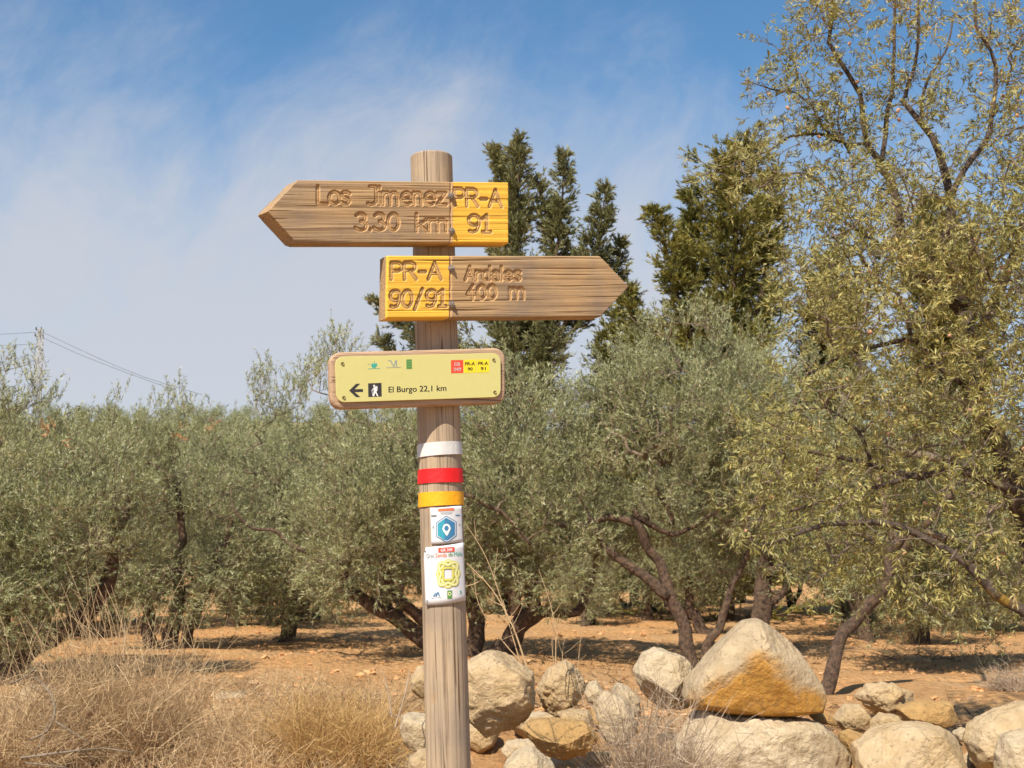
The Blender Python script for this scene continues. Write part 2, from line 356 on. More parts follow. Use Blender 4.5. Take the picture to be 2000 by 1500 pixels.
# let the axis run straight from foot to top
d_ax = axis(1500)-topp
foot = topp + d_ax*((foot[2]-.45-topp[2])/d_ax[2])
gz = float(H(foot[0], PY))
sp = thing('signpost', (foot[0], PY, gz), 'round timber trail signpost with two carved arrow boards, coloured bands and stickers', 'signpost')
nr, ns = 240, 132
V = []; G = []
up = (topp-foot); Lp = np.linalg.norm(up); up /= Lp
a = np.linspace(0, 2*np.pi, ns, endpoint=False)
tt = np.concatenate([np.linspace(0, 1, nr-6)*(1-.006/Lp), 1-np.array([.0045, .003, .0015, .0006, 0.0002, 0])/Lp])
ex = np.array([1, 0, 0.]); ex -= up*np.dot(ex, up); ex /= np.linalg.norm(ex); ey = np.cross(up, ex)   # ey points away from camera
if ey[1] < 0: ey = -ey
AA, TT = np.meshgrid(a, tt); hgt = TT*Lp
rad = np.full_like(AA, R0)
endr = (1-TT)*Lp
rad -= .004*np.clip(1-endr/.005, 0, 1)**2
# drying cracks: long one down the lower front, shorter checks elsewhere   (angle 270 deg faces the camera)
def crack(a0, h0, h1, wdt, dep, wig, seed):
    global rad
    ac = a0 + wig*noise(np.stack([hgt*5, 0*hgt, 0*hgt], -1), seed) + wig*.4*noise(np.stack([hgt*30, 0*hgt, 0*hgt], -1), seed+1)
    env = sh(hgt, h0, h0+.12)*(1-sh(hgt, h1-.12, h1))
    da = np.abs((AA-ac+np.pi) % (2*np.pi)-np.pi)*R0
    rad -= dep*env*np.clip(1-da/(wdt*(.35+.65*env)+1e-6), 0, 1)
hz = lambda py: float(np.dot(axis(py)-foot, up))
crack(math.radians(274), hz(1700), hz(1190), .0035, .010, .05, 1)
crack(math.radians(286), hz(1300), hz(1188), .0022, .006, .05, 31)
crack(math.radians(281), hz(352), hz(290)+.1, .0024, .007, .05, 4)
crack(math.radians(250), hz(352), hz(290)+.1, .0016, .004, .05, 6)
crack(math.radians(262), hz(930), hz(800), .0018, .005, .04, 8)
crack(math.radians(288), hz(890), hz(810), .0018, .004, .04, 12)
crack(math.radians(255), hz(500), hz(470), .002, .004, .04, 15)
ka = (AA-math.radians(236)+np.pi) % (2*np.pi)-np.pi; kd = np.hypot(ka*R0, (hgt-hz(1357))*.8); knot = np.exp(-((kd-.008)/.0025)**2)+np.exp(-((kd-.002)/.0018)**2); rad -= .0016*knot
rad += .0006*fbm(np.stack([np.cos(AA)*6, np.sin(AA)*6, hgt*1.5], -1), 3, 40)
P = foot + hgt[..., None]*up + rad[..., None]*(np.cos(AA)[..., None]*ex + np.sin(AA)[..., None]*ey)
V = P.reshape(-1, 3); G = np.stack([hgt, AA*R0*0+np.cos(AA)*R0, np.sin(AA)*R0], -1).reshape(-1, 3)
F = [(i*ns+j, i*ns+(j+1) % ns, (i+1)*ns+(j+1) % ns, (i+1)*ns+j) for i in range(nr-1) for j in range(ns)]
F.append(tuple((nr-1)*ns+j for j in range(ns)))
mesh('post', V, F, M['post'], sp, attrs={'guv': ('FLOAT_VECTOR', 'POINT', G), 'cut': ('FLOAT', 'POINT', np.clip(knot.reshape(-1)*.5, 0, 1))})

class Plane:
    def __init__(s, py, yaw, dist, roll=0):
        s.n = np.array([math.sin(yaw), -math.cos(yaw), 0.]); s.e = np.array([math.cos(yaw), math.sin(yaw), 0.])
        s.o = axis(py) + s.n*dist; s.w = np.array([0, 0, 1.])
    def uv(s, px, py):
        r = ray(px, py); t = np.dot(s.o-CAM, s.n)/np.dot(r, s.n); p = CAM + r*t - s.o
        return np.dot(p, s.e), np.dot(p, s.w)
    def pt(s, u, v, off=0):
        u = np.asarray(u, float); v = np.asarray(v, float); off = np.asarray(off, float)
        return s.o + u[..., None]*s.e + v[..., None]*s.w + off[..., None]*s.n
    def px(s, px, py, off=0):
        u, v = s.uv(px, py); return s.pt(np.array(u), np.array(v), np.array(off))

# single-stroke routed lettering
def arc(cx, cy, rx, ry, a0, a1, n=14):
    t = np.radians(np.linspace(a0, a1, n)); return [(cx+rx*math.cos(q), cy+ry*math.sin(q)) for q in t]
GL = {
 'L': (.58, [[(0, 1), (0, 0), (.5, 0)]]),
 'o': (.62, [arc(.27, .34, .27, .34, 0, 360, 20)]),
 's': (.50, [[(.42, .58), (.33, .67), (.12, .67), (.02, .54), (.1, .40), (.34, .29), (.42, .15), (.33, .01), (.1, 0), (0, .1)]]),
 'J': (.56, [[(.10, 1), (.42, 1), (.42, .22), (.34, .05), (.14, 0), (0, .05)]]),
 'i': (.20, [[(0.02, 0), (0.02, .66)], [(.02, .93), (.02, .99)]]),
 'm': (.92, [[(0, 0), (0, .68)], [(0, .5), (.1, .66), (.26, .67), (.36, .52), (.36, 0)], [(.36, .5), (.46, .66), (.62, .67), (.72, .52), (.72, 0)]]),
 'n': (.56, [[(0, 0), (0, .68)], [(0, .5), (.12, .66), (.28, .67), (.38, .52), (.38, 0)]]),
 'e': (.62, [[(.0, .36), (.52, .36)] + arc(.26, .34, .26, .34, 4, 318, 16)]),
 'z': (.54, [[(0, .66), (.42, .66), (0, 0), (.45, 0)]]),
 'r': (.42, [[(0, 0), (0, .68)], [(0, .45), (.1, .62), (.28, .66)]]),
 'd': (.60, [arc(.22, .34, .22, .34, 0, 360, 18), [(.45, 1), (.45, 0)]]),
 'a': (.58, [arc(.22, .2, .22, .2, 0, 360, 16), [(.05, .6), (.2, .68), (.36, .64), (.43, .5), (.43, 0)]]),
 'l': (.20, [[(.02, 1), (.02, 0)]]),
 'k': (.52, [[(0, 1), (0, 0)], [(.40, .66), (.02, .28)], [(.12, .4), (.42, 0)]]),
 'P': (.62, [[(0, 0), (0, 1), (.3, 1)] + arc(.28, .75, .22, .25, 80, -80, 9) + [(.28, .5), (0, .5)]]),
 'R': (.66, [[(0, 0), (0, 1), (.3, 1)] + arc(.28, .76, .22, .24, 80, -80, 9) + [(.28, .52), (0, .52)], [(.26, .5), (.54, 0)]]),
 '-': (.46, [[(.04, .44), (.32, .44)]]),
 'A': (.70, [[(0, 0), (.30, 1), (.60, 0)], [(.12, .34), (.48, .34)]]),
 '9': (.60, [arc(.24, .70, .24, .30, 0, 360, 18), [(.48, .7), (.47, .4), (.36, .08), (.16, 0), (.04, .06)]]),
 '0': (.62, [arc(.24, .5, .24, .5, 0, 360, 24)]),
 '1': (.46, [[(.0, .78), (.2, 1), (.2, 0)], [(.02, 0), (.38, 0)]]),
 '3': (.60, [arc(.2, .75, .22, .25, 150, -80, 12) + arc(.2, .26, .27, .26, 85, -150, 14)]),
 '4': (.62, [[(.34, 1), (0, .32), (.5, .32)], [(.34, .55), (.34, 0)]]),
 '.': (.24, [[(.04, .0), (.04, .05)]]),
 '/': (.58, [[(0, -.15), (.38, 1.08)]]),
}
def carve(text, x0, x1, yb0, yt0, dy=0.0):
    """px box; dy: vertical drift of the baseline from x0 to x1"""
    segs = []; pen = 0; wmax = 0
    for ch in text:
        w_, st_ = GL[ch]
        for s_ in st_: segs.append([(pen+q[0], q[1]) for q in s_]); wmax = max(wmax, max(pen+q[0] for q in s_))
        pen += w_
    hh = yb0-yt0
    return [[(x0+(x1-x0)*q[0]/wmax, yb0 - q[1]*hh + dy*q[0]/wmax) for q in s_] for s_ in segs]
def dist_field(U, Vv, segs):
    D = np.full(U.shape, 9.)
    for s_ in segs:
        for (a0, b0), (a1, b1) in zip(s_[:-1], s_[1:]):
            lo_u, hi_u = min(a0, a1)-.012, max(a0, a1)+.012
            k = np.where((U > lo_u) & (U < hi_u) & (Vv > min(b0, b1)-.012) & (Vv < max(b0, b1)+.012))
            if not len(k[0]): continue
            pu, pv = U[k]-a0, Vv[k]-b0; du, dv = a1-a0, b1-b0; L2 = du*du+dv*dv+1e-12
            t_ = np.clip((pu*du+pv*dv)/L2, 0, 1); d_ = np.hypot(pu-t_*du, pv-t_*dv)
            D[k] = np.minimum(D[k], d_)
    return D

def arrow_board(name, label, pl, xa, xsh, xtip, tip_y, top_a, top_b, bot_a, bot_b, texts, paint_rng, split_x, thick, seed, tipshift=0.0):
    """xa: blunt end, xsh: shoulder, xtip: point (px). top/bot = (y at xa, y at shoulder)"""
    res = .0014
    ua, _ = pl.uv(xa, top_a); us, _ = pl.uv(xsh, top_b); ut, vt = pl.uv(xtip, tip_y)
    vta, vtb = pl.uv(xa, top_a)[1], pl.uv(xsh, top_b)[1]; vba, vbb = pl.uv(xa, bot_a)[1], pl.uv(xsh, bot_b)[1]
    n1_ = int(abs(us-ua)/res); n2_ = int(abs(ut-us)/res)
    U1 = np.concatenate([np.linspace(ua, us, n1_, endpoint=False), np.linspace(us, ut-(ut-us)*.004, n2_)])
    kk = np.clip((U1-ua)/(us-ua), 0, 1); q = np.clip((U1-us)/(ut-us), 0, 1)
    top = (vta+(vtb-vta)*kk)*(1-q)+vt*q; bot = (vba+(vbb-vba)*kk)*(1-q)+vt*q
    rows = int((vta-vba)/res); T = np.linspace(0, 1, rows)
    UU = np.repeat(U1[None, :], rows, 0); VV = bot[None, :]*(1-T[:, None])+top[None, :]*T[:, None]
    # wavy, weathered edges
    edge_t = np.minimum(T, 1-T)[:, None]*(top-bot)[None, :]; edge_u = np.abs(UU-ua)
    VC = VV - ((vta+vba)/2 + ((vtb+vbb)-(vta+vba))/2*(UU-ua)/(us-ua))
    D = dist_field(UU, VV, [[pl.uv(*p_) for p_ in s_] for s_ in texts])
    g = np.zeros_like(UU); c0, hw = .0034, .0030
    tri = np.clip(1-np.abs(D-c0)/hw, 0, 1); ins = (D < c0)
    dep = np.where(ins, np.maximum(.55, tri), tri)
    dep = np.where(D < c0+hw, dep, 0)*.0055
    cutm = np.clip(np.where(D < c0+hw*.9, 1, 0)*1.0, 0, 1)*np.where(ins & (D < .0016), .55, 1)
    us_, _ = pl.uv(split_x, (top_a+bot_a)/2)
    dsp = np.abs(UU-us_ + .0012*noise(np.stack([VV*60, 0*VV, 0*VV], -1), 77)); ds = np.clip(1-dsp/.0045, 0, 1)
    dep = dep + ds*.004; cutm = np.maximum(cutm, (ds > .15)*.85)
    z = -dep
    for e_ in (edge_t, edge_u): z -= .0045*np.clip(1-e_/.0035, 0, 1)**2
    z += .0009*fbm(np.stack([UU*2.2, VC*110, 0*UU+seed], -1), 4, seed) - .0022*np.clip(fbm(np.stack([UU*2.4, VC*150, 0*UU], -1), 2, seed+5)-.60, 0, 1)*2.5
    u0, _ = pl.uv(paint_rng[0], tip_y); u1, _ = pl.uv(paint_rng[1], tip_y)
    pm = ((UU > min(u0, u1)) & (UU < max(u0, u1))).astype(float)
    P_ = pl.pt(UU, VV, z); shp = UU.shape; Vf = P_.reshape(-1, 3)
    Guv = np.stack([UU+seed*.37, VC, z*0+seed], -1).reshape(-1, 3)
    nc = shp[1]; I_ = np.arange(shp[0]*nc).reshape(shp)
    Fq = np.stack([I_[:-1, :-1], I_[:-1, 1:], I_[1:, 1:], I_[1:, :-1]], -1).reshape(-1, 4)
    if us < ua: Fq = Fq[:, ::-1]
    # sides and back
    ring = list(I_[0, :])+list(I_[1:, -1])+list(I_[-1, -2::-1])+list(I_[-2:0:-1, 0])
    Vl = [Vf]; off = len(Vf); nring = len(ring); ru = UU.reshape(-1)[ring]; rv = VV.reshape(-1)[ring]
    levels = [-.012, -thick*.5, -thick+.004, -thick]
    prev = ring; Fs = []; Gl = [Guv]
    for li, l_ in enumerate(levels):
        wv_ = .0012*noise(np.stack([ru*30, rv*30, 0*ru+li*3+seed], -1), 91)
        cu = (ru-ru.mean()); ins_ = .004 if li == 3 else 0
        tq = np.clip(np.abs(ru-us)/abs(ut-us), 0, 1)*(np.sign(ru-us) == np.sign(ut-us)); tq = np.minimum(1, tq*30)
        p_ = pl.pt(ru - np.sign(cu)*ins_*.5 + wv_ + np.sign(ut-us)*tipshift*tq*min(1, -l_/thick), rv - np.sign(rv-rv.mean())*ins_, np.full(nring, l_)); Vl.append(p_)
        Gl.append(np.stack([ru*1.0+seed*.37, VC.reshape(-1)[ring], np.full(nring, l_)*1.0+seed], -1))
        cur = list(range(off, off+nring)); off += nring
        for k in range(nring):
            k2 = (k+1) % nring; qd = (prev[k], cur[k], cur[k2], prev[k2]); Fs.append(qd if us > ua else qd[::-1])
        prev = cur
    Fs = np.array(Fs)
    bk = I_[::8, :][:, :]
    Vall = np.concatenate(Vl); Gall = np.concatenate(Gl)
    # back sheet: strips between matching bottom and top ring points
    nb = nc; botr = prev[:nb]; topr = prev[nb+shp[0]-2: nb+shp[0]-2+nb][::-1] if True else None
    topr = prev[nb-1+shp[0]-1: nb-1+shp[0]-1+nb][::-1]
    nb = min(len(botr), len(topr))
    Bk = np.array([(botr[k], topr[k], topr[k+1], botr[k+1]) for k in range(nb-1)])
    if us < ua: Bk = Bk[:, ::-1]
    Fall = np.concatenate([Fq, Fs, Bk])
    cut_all = np.concatenate([cutm.reshape(-1), np.zeros(len(Vall)-len(Vf))])
    ring_pm = np.concatenate([pm.reshape(-1)] + [pm.reshape(-1)[ring]*(1 if li < 2 else .3) for li in range(4)])
    # blunt end was never painted on its end grain
    endm = np.concatenate([np.ones(len(Vf))] + [np.where(np.abs(ru-ua) < .0008, 0, 1) for _ in range(4)])
    ob = mesh(name, Vall, Fall, M['board'], sp, attrs={'guv': ('FLOAT_VECTOR', 'POINT', Gall), 'cut': ('FLOAT', 'POINT', cut_all), 'paint': ('FLOAT', 'POINT', ring_pm*endm)})
    ob['label'] = label
    return ob

YAW = math.radians(27)
pl1 = Plane(412, YAW, R0+.058)
tx1 = carve('Los', 621, 683, 398, 364) + carve('Jimenez', 719, 872, 399, 364, 1) + carve('3.30', 696, 779, 449, 417) + carve('km', 814, 872, 451, 418) \
    + carve('PR-A', 888, 980, 401, 368, 3) + carve('91', 916, 959, 453, 420)
b1 = arrow_board('arrow_board', 'upper arrow board pointing left', pl1, 994, 581, 522, 413, 356, 351, 475, 474.5, tx1, (885, 1010), 881, .058, 3, .011)
pl2 = Plane(560, YAW, R0+.058)
tx2 = carve('PR-A', 765, 862, 545, 513, 0) + carve('90/91', 763, 872, 600, 568, -2) + carve('Ardales', 909, 1017, 547, 521) + carve('400', 913, 969, 583, 557) + carve('m', 996, 1023, 583, 553)
b2 = arrow_board('arrow_board', 'lower arrow board pointing right', pl2, 756, 1172, 1229, 559, 499, 499.5, 622, 618.5, tx2, (740, 877), 880, .058, 8)
def bolt(pl, px, py, parent, r=.0075):
    c_ = pl.px(px, py, 0); A_, B_ = pl.e, pl.w; bf = Buf()
    for (r0, r1, z0, z1, n_, rot) in ((r*1.35, r*1.3, -.003, .0015, 16, 0), (r, r*.95, .0015, .008, 6, .3), (r*.5, r*.45, .008, .0125, 10, 0)):
        an = np.linspace(0, 2*np.pi, n_, endpoint=False)+rot
        v0 = [c_ + pl.n*z0 + r0*(math.cos(t_)*A_+math.sin(t_)*B_) for t_ in an]; v1 = [c_ + pl.n*z1 + r1*(math.cos(t_)*A_+math.sin(t_)*B_) for t_ in an]
        bf.add(v0+v1, [(k, (k+1) % n_, n_+(k+1) % n_, n_+k) for k in range(n_)] + [tuple(range(n_, 2*n_))])
    return mesh('bolt', *bf.get(), M['steel'], parent, smooth=False)
for px, py in ((881, 383), (882, 451)): bolt(pl1, px, py, b1)
for px, py in ((881, 524), (882, 595)): bolt(pl2, px, py, b2)

# info board: rounded timber backing with printed plate
def rrect(pl, cs, rpx, n=8):
    """cs: px corners TL TR BR BL -> rounded outline in plane uv, CCW seen from front"""
    c_ = [np.array(pl.uv(*q)) for q in cs]; r = rpx/694.; pts = []
    for i in range(4):
        p0, p1, p2 = c_[i-1], c_[i], c_[(i+1) % 4]; d0 = (p0-p1)/np.linalg.norm(p0-p1); d2 = (p2-p1)/np.linalg.norm(p2-p1)
        a_, b_ = p1+d0*r, p1+d2*r
        for t_ in np.linspace(0, 1, n):
            q = (1-t_)**2*a_ + 2*t_*(1-t_)*p1 + t_*t_*b_; pts.append(q*.5 + .5*(p1 + (d0+d2)*r + (q-(p1+(d0+d2)*r))/np.linalg.norm(q-(p1+(d0+d2)*r))*r))
    return np.array(pts)[::-1]
def slab(name, pl, outl, z0, z1, bev, mat, parent, gseed=0):
    c_ = outl.mean(0); n_ = len(outl); V_ = []; lv = [(z0, bev), (z0+bev*.6, bev*.25), (z0+bev*1.2, 0), (z1-bev*1.2, 0), (z1-bev*.6, bev*.25), (z1-bev*.15, bev*.7), (z1, bev*1.3)]
    tang = np.roll(outl, -1, 0)-np.roll(outl, 1, 0); nrm = np.stack([tang[:, 1], -tang[:, 0]], -1); nrm /= np.linalg.norm(nrm, axis=1)[:, None]
    Gs = []
    for z_, ins_ in lv:
        o_ = outl - nrm*ins_; V_.append(pl.pt(o_[:, 0], o_[:, 1], np.full(n_, z_))); Gs.append(np.stack([o_[:, 0]+gseed, o_[:, 1], np.full(n_, z_)], -1))
    F_ = [tuple(range(n_))[::-1]]
    for l_ in range(len(lv)-1):
        F_ += [(l_*n_+k, l_*n_+(k+1) % n_, (l_+1)*n_+(k+1) % n_, (l_+1)*n_+k) for k in range(n_)]
    F_.append(tuple((len(lv)-1)*n_+k for k in range(n_)))
    V_ = np.concatenate(V_); Gs = np.concatenate(Gs)
    return mesh(name, V_, F_, mat, parent, smooth=False, attrs={'guv': ('FLOAT_VECTOR', 'POINT', Gs), 'cut': ('FLOAT', 'POINT', np.zeros(len(V_)))})
YAW3 = math.radians(21)
pl3 = Plane(740, YAW3, R0+.030)
ib = slab('info_board', pl3, rrect(pl3, [(643, 688), (988, 678.5), (988, 788), (646, 799.5)], 24), -.030, 0, .006, M['info_wood'], sp, 5.)
ib['label'] = 'rounded board with a pale yellow-green printed plate'
slab('sign_plate', pl3, rrect(pl3, [(653, 697.5), (976, 690), (976.5, 776), (656, 787)], 17), .0035, .0075, .0008, M['plate'], ib)
ZP = .0079
def flat(name, mp, polys, mat, parent, off):
    """polys: list of px polygons, mapped by mp(px,py,off)"""
    bf = Buf()
    for q in polys: bf.add([mp(x_, y_, off) for x_, y_ in q], [tuple(range(len(q)))])
    return mesh(name, *bf.get(), mat, parent, smooth=False)
mp3 = lambda x_, y_, off: pl3.px(x_, y_, 0) + pl3.n*off
def skew(x_, y_): return x_, y_ - (x_-757)*.027       # the plate climbs a little to the right
def box(x0, y0, x1, y1, sk=True, n=1):
    q = [(x0, y1), (x1, y1), (x1, y0), (x0, y0)]; return [skew(*p_) if sk else p_ for p_ in q]
def text_mesh(body):
    cu = bpy.data.curves.new('lettering', 'FONT'); cu.body = body; cu.size = 1; cu.resolution_u = 3
    ob = bpy.data.objects.new('lettering', cu); C.objects.link(ob)
    dg = bpy.context.evaluated_depsgraph_get(); me = bpy.data.meshes.new_from_object(ob.evaluated_get(dg))
    v = np.array([x_.co[:] for x_ in me.vertices]); f = [tuple(p_.vertices) for p_ in me.polygons]
    bpy.data.objects.remove(ob); bpy.data.curves.remove(cu); bpy.data.meshes.remove(me); return v, f
def print_text(name, body, mp, x0, x1, yb, yt, mat, parent, off, sk=0.0, capfrac=1.0, bold=0.0):
    v, f = text_mesh(body); lo, hi = v.min(0), v.max(0); cap = text_mesh('E')[0][:, 1].max()
    X_ = x0 + (v[:, 0]-lo[0])/(hi[0]-lo[0])*(x1-x0); Y_ = yb - v[:, 1]/cap*(yb-yt) - (X_-x0)*sk
    bf = Buf(); bf.add([mp(a_, b_, off) for a_, b_ in zip(X_, Y_)], f)
    if bold:
        for dx in (-bold, bold): bf.add([mp(a_+dx, b_, off) for a_, b_ in zip(X_, Y_)], f)
    return mesh(name, *bf.get(), mat, parent, smooth=False)
print_text('lettering', 'El Burgo 22,1 km', mp3, 757.5, 870, 767, 756, M['black'], ib, ZP, .027, bold=.22)
flat('arrow_mark', mp3, [[(680.5, 763.5), (694, 750.3), (702, 750), (691, 761), (707.5, 760.4), (707.5, 766), (691, 766.4), (702.5, 776), (694, 776.2)][::-1]], M['black'], ib, ZP)
flat('hiker_square', mp3, [[(718, 776), (744, 775), (743.5, 748.5), (717.5, 749.5)]], M['black'], ib, ZP)
hk = [[(729.2+2*math.cos(t_), 754.2-2.1*math.sin(t_)) for t_ in np.linspace(0, 2*np.pi, 10, endpoint=False)],
      [(728, 757), (731, 756), (734, 758), (735.5, 763), (733.5, 766), (736, 771), (737.5, 774.5), (735, 774.8), (731.5, 768), (730, 771), (729.6, 774.6), (726.3, 774.8), (727, 770), (728.3, 765), (728.6, 761)][::-1],
      [(728.3, 758), (729.5, 760), (725, 764.5), (724, 763.2)][::-1], [(724.2, 763), (725, 763), (727.2, 774.5), (726.4, 774.6)][::-1], [(731.6, 755.2), (735.2, 755), (736.4, 761), (733.5, 760)][::-1]]
flat('hiker_figure', mp3, hk, M['white'], ib, ZP+.0005)
flat('route_box', mp3, [[(879.3, 729.7), (903, 729), (902.8, 703.7), (879, 704.3)]], M['red'], ib, ZP)['label'] = 'red route box'
flat('route_box', mp3, [[(904, 729), (928.3, 728.4), (928, 703), (903.8, 703.7)]], M['yel'], ib, ZP)['label'] = 'yellow route box, left one'
flat('route_box', mp3, [[(929.3, 728.4), (954, 727.6), (953.6, 702.3), (929, 703)]], M['yel'], ib, ZP)['label'] = 'yellow route box, right one'
for (s_, x0, x1, yb, yt, mt) in (('GR', 885.5, 897, 715.3, 708.6, 'white'), ('249', 884, 898.5, 725.6, 719, 'white'), ('PR-A', 906.5, 925.5, 714.5, 708.2, 'black'), ('90', 911.5, 921, 724.6, 718.4, 'black'), ('PR-A', 932, 951, 713.8, 707.5, 'black'), ('91', 937, 946.5, 723.8, 717.6, 'black')):
    print_text('route_text', s_, mp3, x0, x1, yb, yt, M[mt], ib, ZP+.0005, .027, bold=.22)
def disc(cx, cy, rx, ry, n=14): return [(cx+rx*math.cos(t_), cy-ry*math.sin(t_)) for t_ in np.linspace(0, 2*np.pi, n, endpoint=False)]
flat('emblem', mp3, [[(723.5, 716), (725, 709), (728.4, 713), (729.5, 704.5), (731, 712), (734, 709), (735.4, 715), (731, 719.5), (727, 719.3)][::-1], [(717, 721.4), (741, 720.7), (741, 719.9), (717, 720.6)], [(717, 713), (722, 712.6), (722, 712), (717, 712.4)]], M['teal'], ib, ZP)['label'] = 'teal leafy emblem'
flat('emblem', mp3, [[(756, 705.3), (761, 706), (761, 704.6), (756, 704.3)], [(766.6, 716.8), (768.6, 716.8), (762.4, 704.8), (760, 704.8)], [(767, 716.8), (768.4, 716.8), (772, 704.2), (770.8, 704.2)], [(771.8, 716.4), (774.2, 716.4), (773.2, 704.2), (770.8, 704.2)], [(753, 719.4), (781.5, 718.5), (781.5, 717.6), (753, 718.5)]], M['grey'], ib, ZP)['label'] = 'grey letter M emblem'
flat('emblem', mp3, [[(792.3, 721.4), (803, 721), (802.6, 702.6), (792, 703)]], M['greenp'], ib, ZP)['label'] = 'small green badge'
flat('emblem_line', mp3, [[(794.5, y_+1.2), (800.8, y_+1), (800.8, y_), (794.5, y_+.2)] for y_ in (706.5, 711, 715.5)], M['pgreen'], ib, ZP+.0005)
for px, py in ((667.5, 711), (670, 777), (962.5, 703.5), (964.5, 766.5)):
    c_ = pl3.px(px, py, 0); bf = Buf(); n_ = 12; an = np.linspace(0, 2*np.pi, n_, endpoint=False)
    v0 = [c_+pl3.n*.0074+.0052*(math.cos(t_)*pl3.e+math.sin(t_)*pl3.w) for t_ in an]; v1 = [c_+pl3.n*.0105+.0036*(math.cos(t_)*pl3.e+math.sin(t_)*pl3.w) for t_ in an]
    v2 = [c_+pl3.n*.0085+.0016*(math.cos(t_)*pl3.e+math.sin(t_)*pl3.w) for t_ in an]
    bf.add(v0+v1+v2, [(k, (k+1) % n_, n_+(k+1) % n_, n_+k) for k in range(n_)]+[(n_+k, n_+(k+1) % n_, 2*n_+(k+1) % n_, 2*n_+k) for k in range(n_)]+[tuple(range(2*n_, 3*n_))])
    mesh('screw', *bf.get(), M['screw'], ib, smooth=False)

# bands and stickers wrap the post
def wrap(px, py, off):
    """px -> point on a cylinder of radius R0+off about the post axis"""
    c_ = axis(py); cx = 842 + (py-293)/1207*34; rp = (R0+off)*FPX/PY*1.004
    s_ = np.clip((px-cx)/rp, -1, 1); th = math.asin(s_)
    return c_ + (R0+off)*(math.sin(th)*ex - math.cos(th)*ey)
def wrap_plate(px, py, off):
    c_ = axis(py); cx = 842 + (py-293)/1207*34; x_ = (px-cx)/FPX*(PY-R0)*1.0; R2 = R0*1.28
    return c_ + x_*ex - (math.sqrt(max(R2*R2-x_*x_, 0))-R2+R0+off)*ey
def band(name, y0, y1, mat, a0=-100, a1=100, off=.0034, sag=(0, 0), label=None):
    n_ = 60; V_ = []; th = np.radians(np.linspace(a0, a1, n_+1))
    for k, t_ in enumerate(th):
        q = (math.sin(t_)+1)/2
        for (yy, oo) in ((y1+sag[1]*q, off-.0015), (y1+sag[1]*q, off), (y0+sag[0]*q, off*.55), (y0+sag[0]*q, off*.2)):
            c_ = axis(yy); o_ = oo + .0006*math.sin(7*t_+y0) + .0018*q**3
            V_.append(c_ + (R0+o_)*(math.sin(t_)*ex - math.cos(t_)*ey))
    F_ = [(k*4+j, k*4+4+j, k*4+5+j, k*4+1+j) for k in range(n_) for j in range(3)] + [(k*4+3, k*4+7, k*4+4, k*4) for k in range(n_)]
    ob = mesh(name, V_, F_, mat, sp, smooth=False)
    if label: ob['label'] = label
    return ob
band('band', 868, 894, M['tape_w'], sag=(-3, -4), label='white band')
band('band', 917, 944.5, M['tape_r'], sag=(0, 0), label='red band')
band('band', 962, 990, M['tape_y'], sag=(0, -2), label='yellow band')
def patch(name, poly_fn, mat, off, label=None, nx_=26, ny_=10, parent=None, thick=.0012):
    V_ = []
    for o_ in (off, off-thick):
        for j in range(ny_+1):
            for i in range(nx_+1):
                x_, y_, e_ = poly_fn(i/nx_, j/ny_); V_.append(wrap_plate(x_, y_, o_+e_))
    k = nx_+1; n_ = k*(ny_+1); F_ = []
    for j in range(ny_):
        for i in range(nx_): F_.append((j*k+i, (j+1)*k+i, (j+1)*k+i+1, j*k+i+1)); F_.append((n_+j*k+i, n_+j*k+i+1, n_+(j+1)*k+i+1, n_+(j+1)*k+i))
    ring = [i for i in range(k)] + [j*k+k-1 for j in range(1, ny_+1)] + [ny_*k+i for i in range(k-2, -1, -1)] + [j*k for j in range(ny_-1, 0, -1)]
    for a_, b_ in zip(ring, ring[1:]+ring[:1]): F_.append((a_, b_, n_+b_, n_+a_))
    ob = mesh(name, V_, F_, mat, parent or sp)
    if label: ob['label'] = label
    return ob
st1 = patch('sticker', lambda s_, t_: (842.5+2.5*t_+(60.5)*s_, 993+(-2)*s_+70*t_+.6*math.sin(s_*5), 0), M['sticker'], .0030, 'upper white sticker with a blue hexagon')
st2 = patch('sticker', lambda s_, t_: (829+4.5*t_+(77.5-.5*t_)*s_ + (5*(1-t_*8)*(1-s_*8) if t_ < .125 and s_ < .125 else 0), 1068-7*s_+(112)*t_ + 2*math.sin(s_*3.1), .0*t_), M['sticker'], .0050, 'lower white sticker with a yellow knot')
wr = lambda x_, y_, o_: wrap_plate(x_, y_, o_+.0004)
def wflat(name, polys, mat, parent, off): return flat(name, wr, polys, mat, parent, off)
def grid_poly(x0, y0, x1, y1, tl=0, n=6):      # a strip split so that it follows the curve
    qs = []
    for k in range(n):
        a_, b_ = x0+(x1-x0)*k/n, x0+(x1-x0)*(k+1)/n; qs.append([(a_, y1+tl*(a_-x0)), (b_, y1+tl*(b_-x0)), (b_, y0+tl*(b_-x0)), (a_, y0+tl*(a_-x0))])
    return qs
O1 = .0037
wflat('printed_strip', grid_poly(858, 995, 889, 1000, -.02), M['orange'], st1, O1)
wflat('printed_text', grid_poly(862, 1002.5, 886, 1003.3) + grid_poly(864, 1005, 884, 1005.7), M['grey'], st1, O1)
wflat('printed_text', grid_poly(844.5, 1007.5, 855, 1009.5, 0, 3), M['black'], st1, O1)
wflat('emblem', grid_poly(891.5, 1007.5, 900, 1009.5, 0, 3), M['blue'], st1, O1)
wflat('screw_mark', [disc(848.5, 1030, 1.5, 2.5, 8)], M['grey'], st1, O1)
wflat('screw_mark', [disc(899.5, 1027, 1.2, 2.2, 8)], M['grey'], st1, O1)
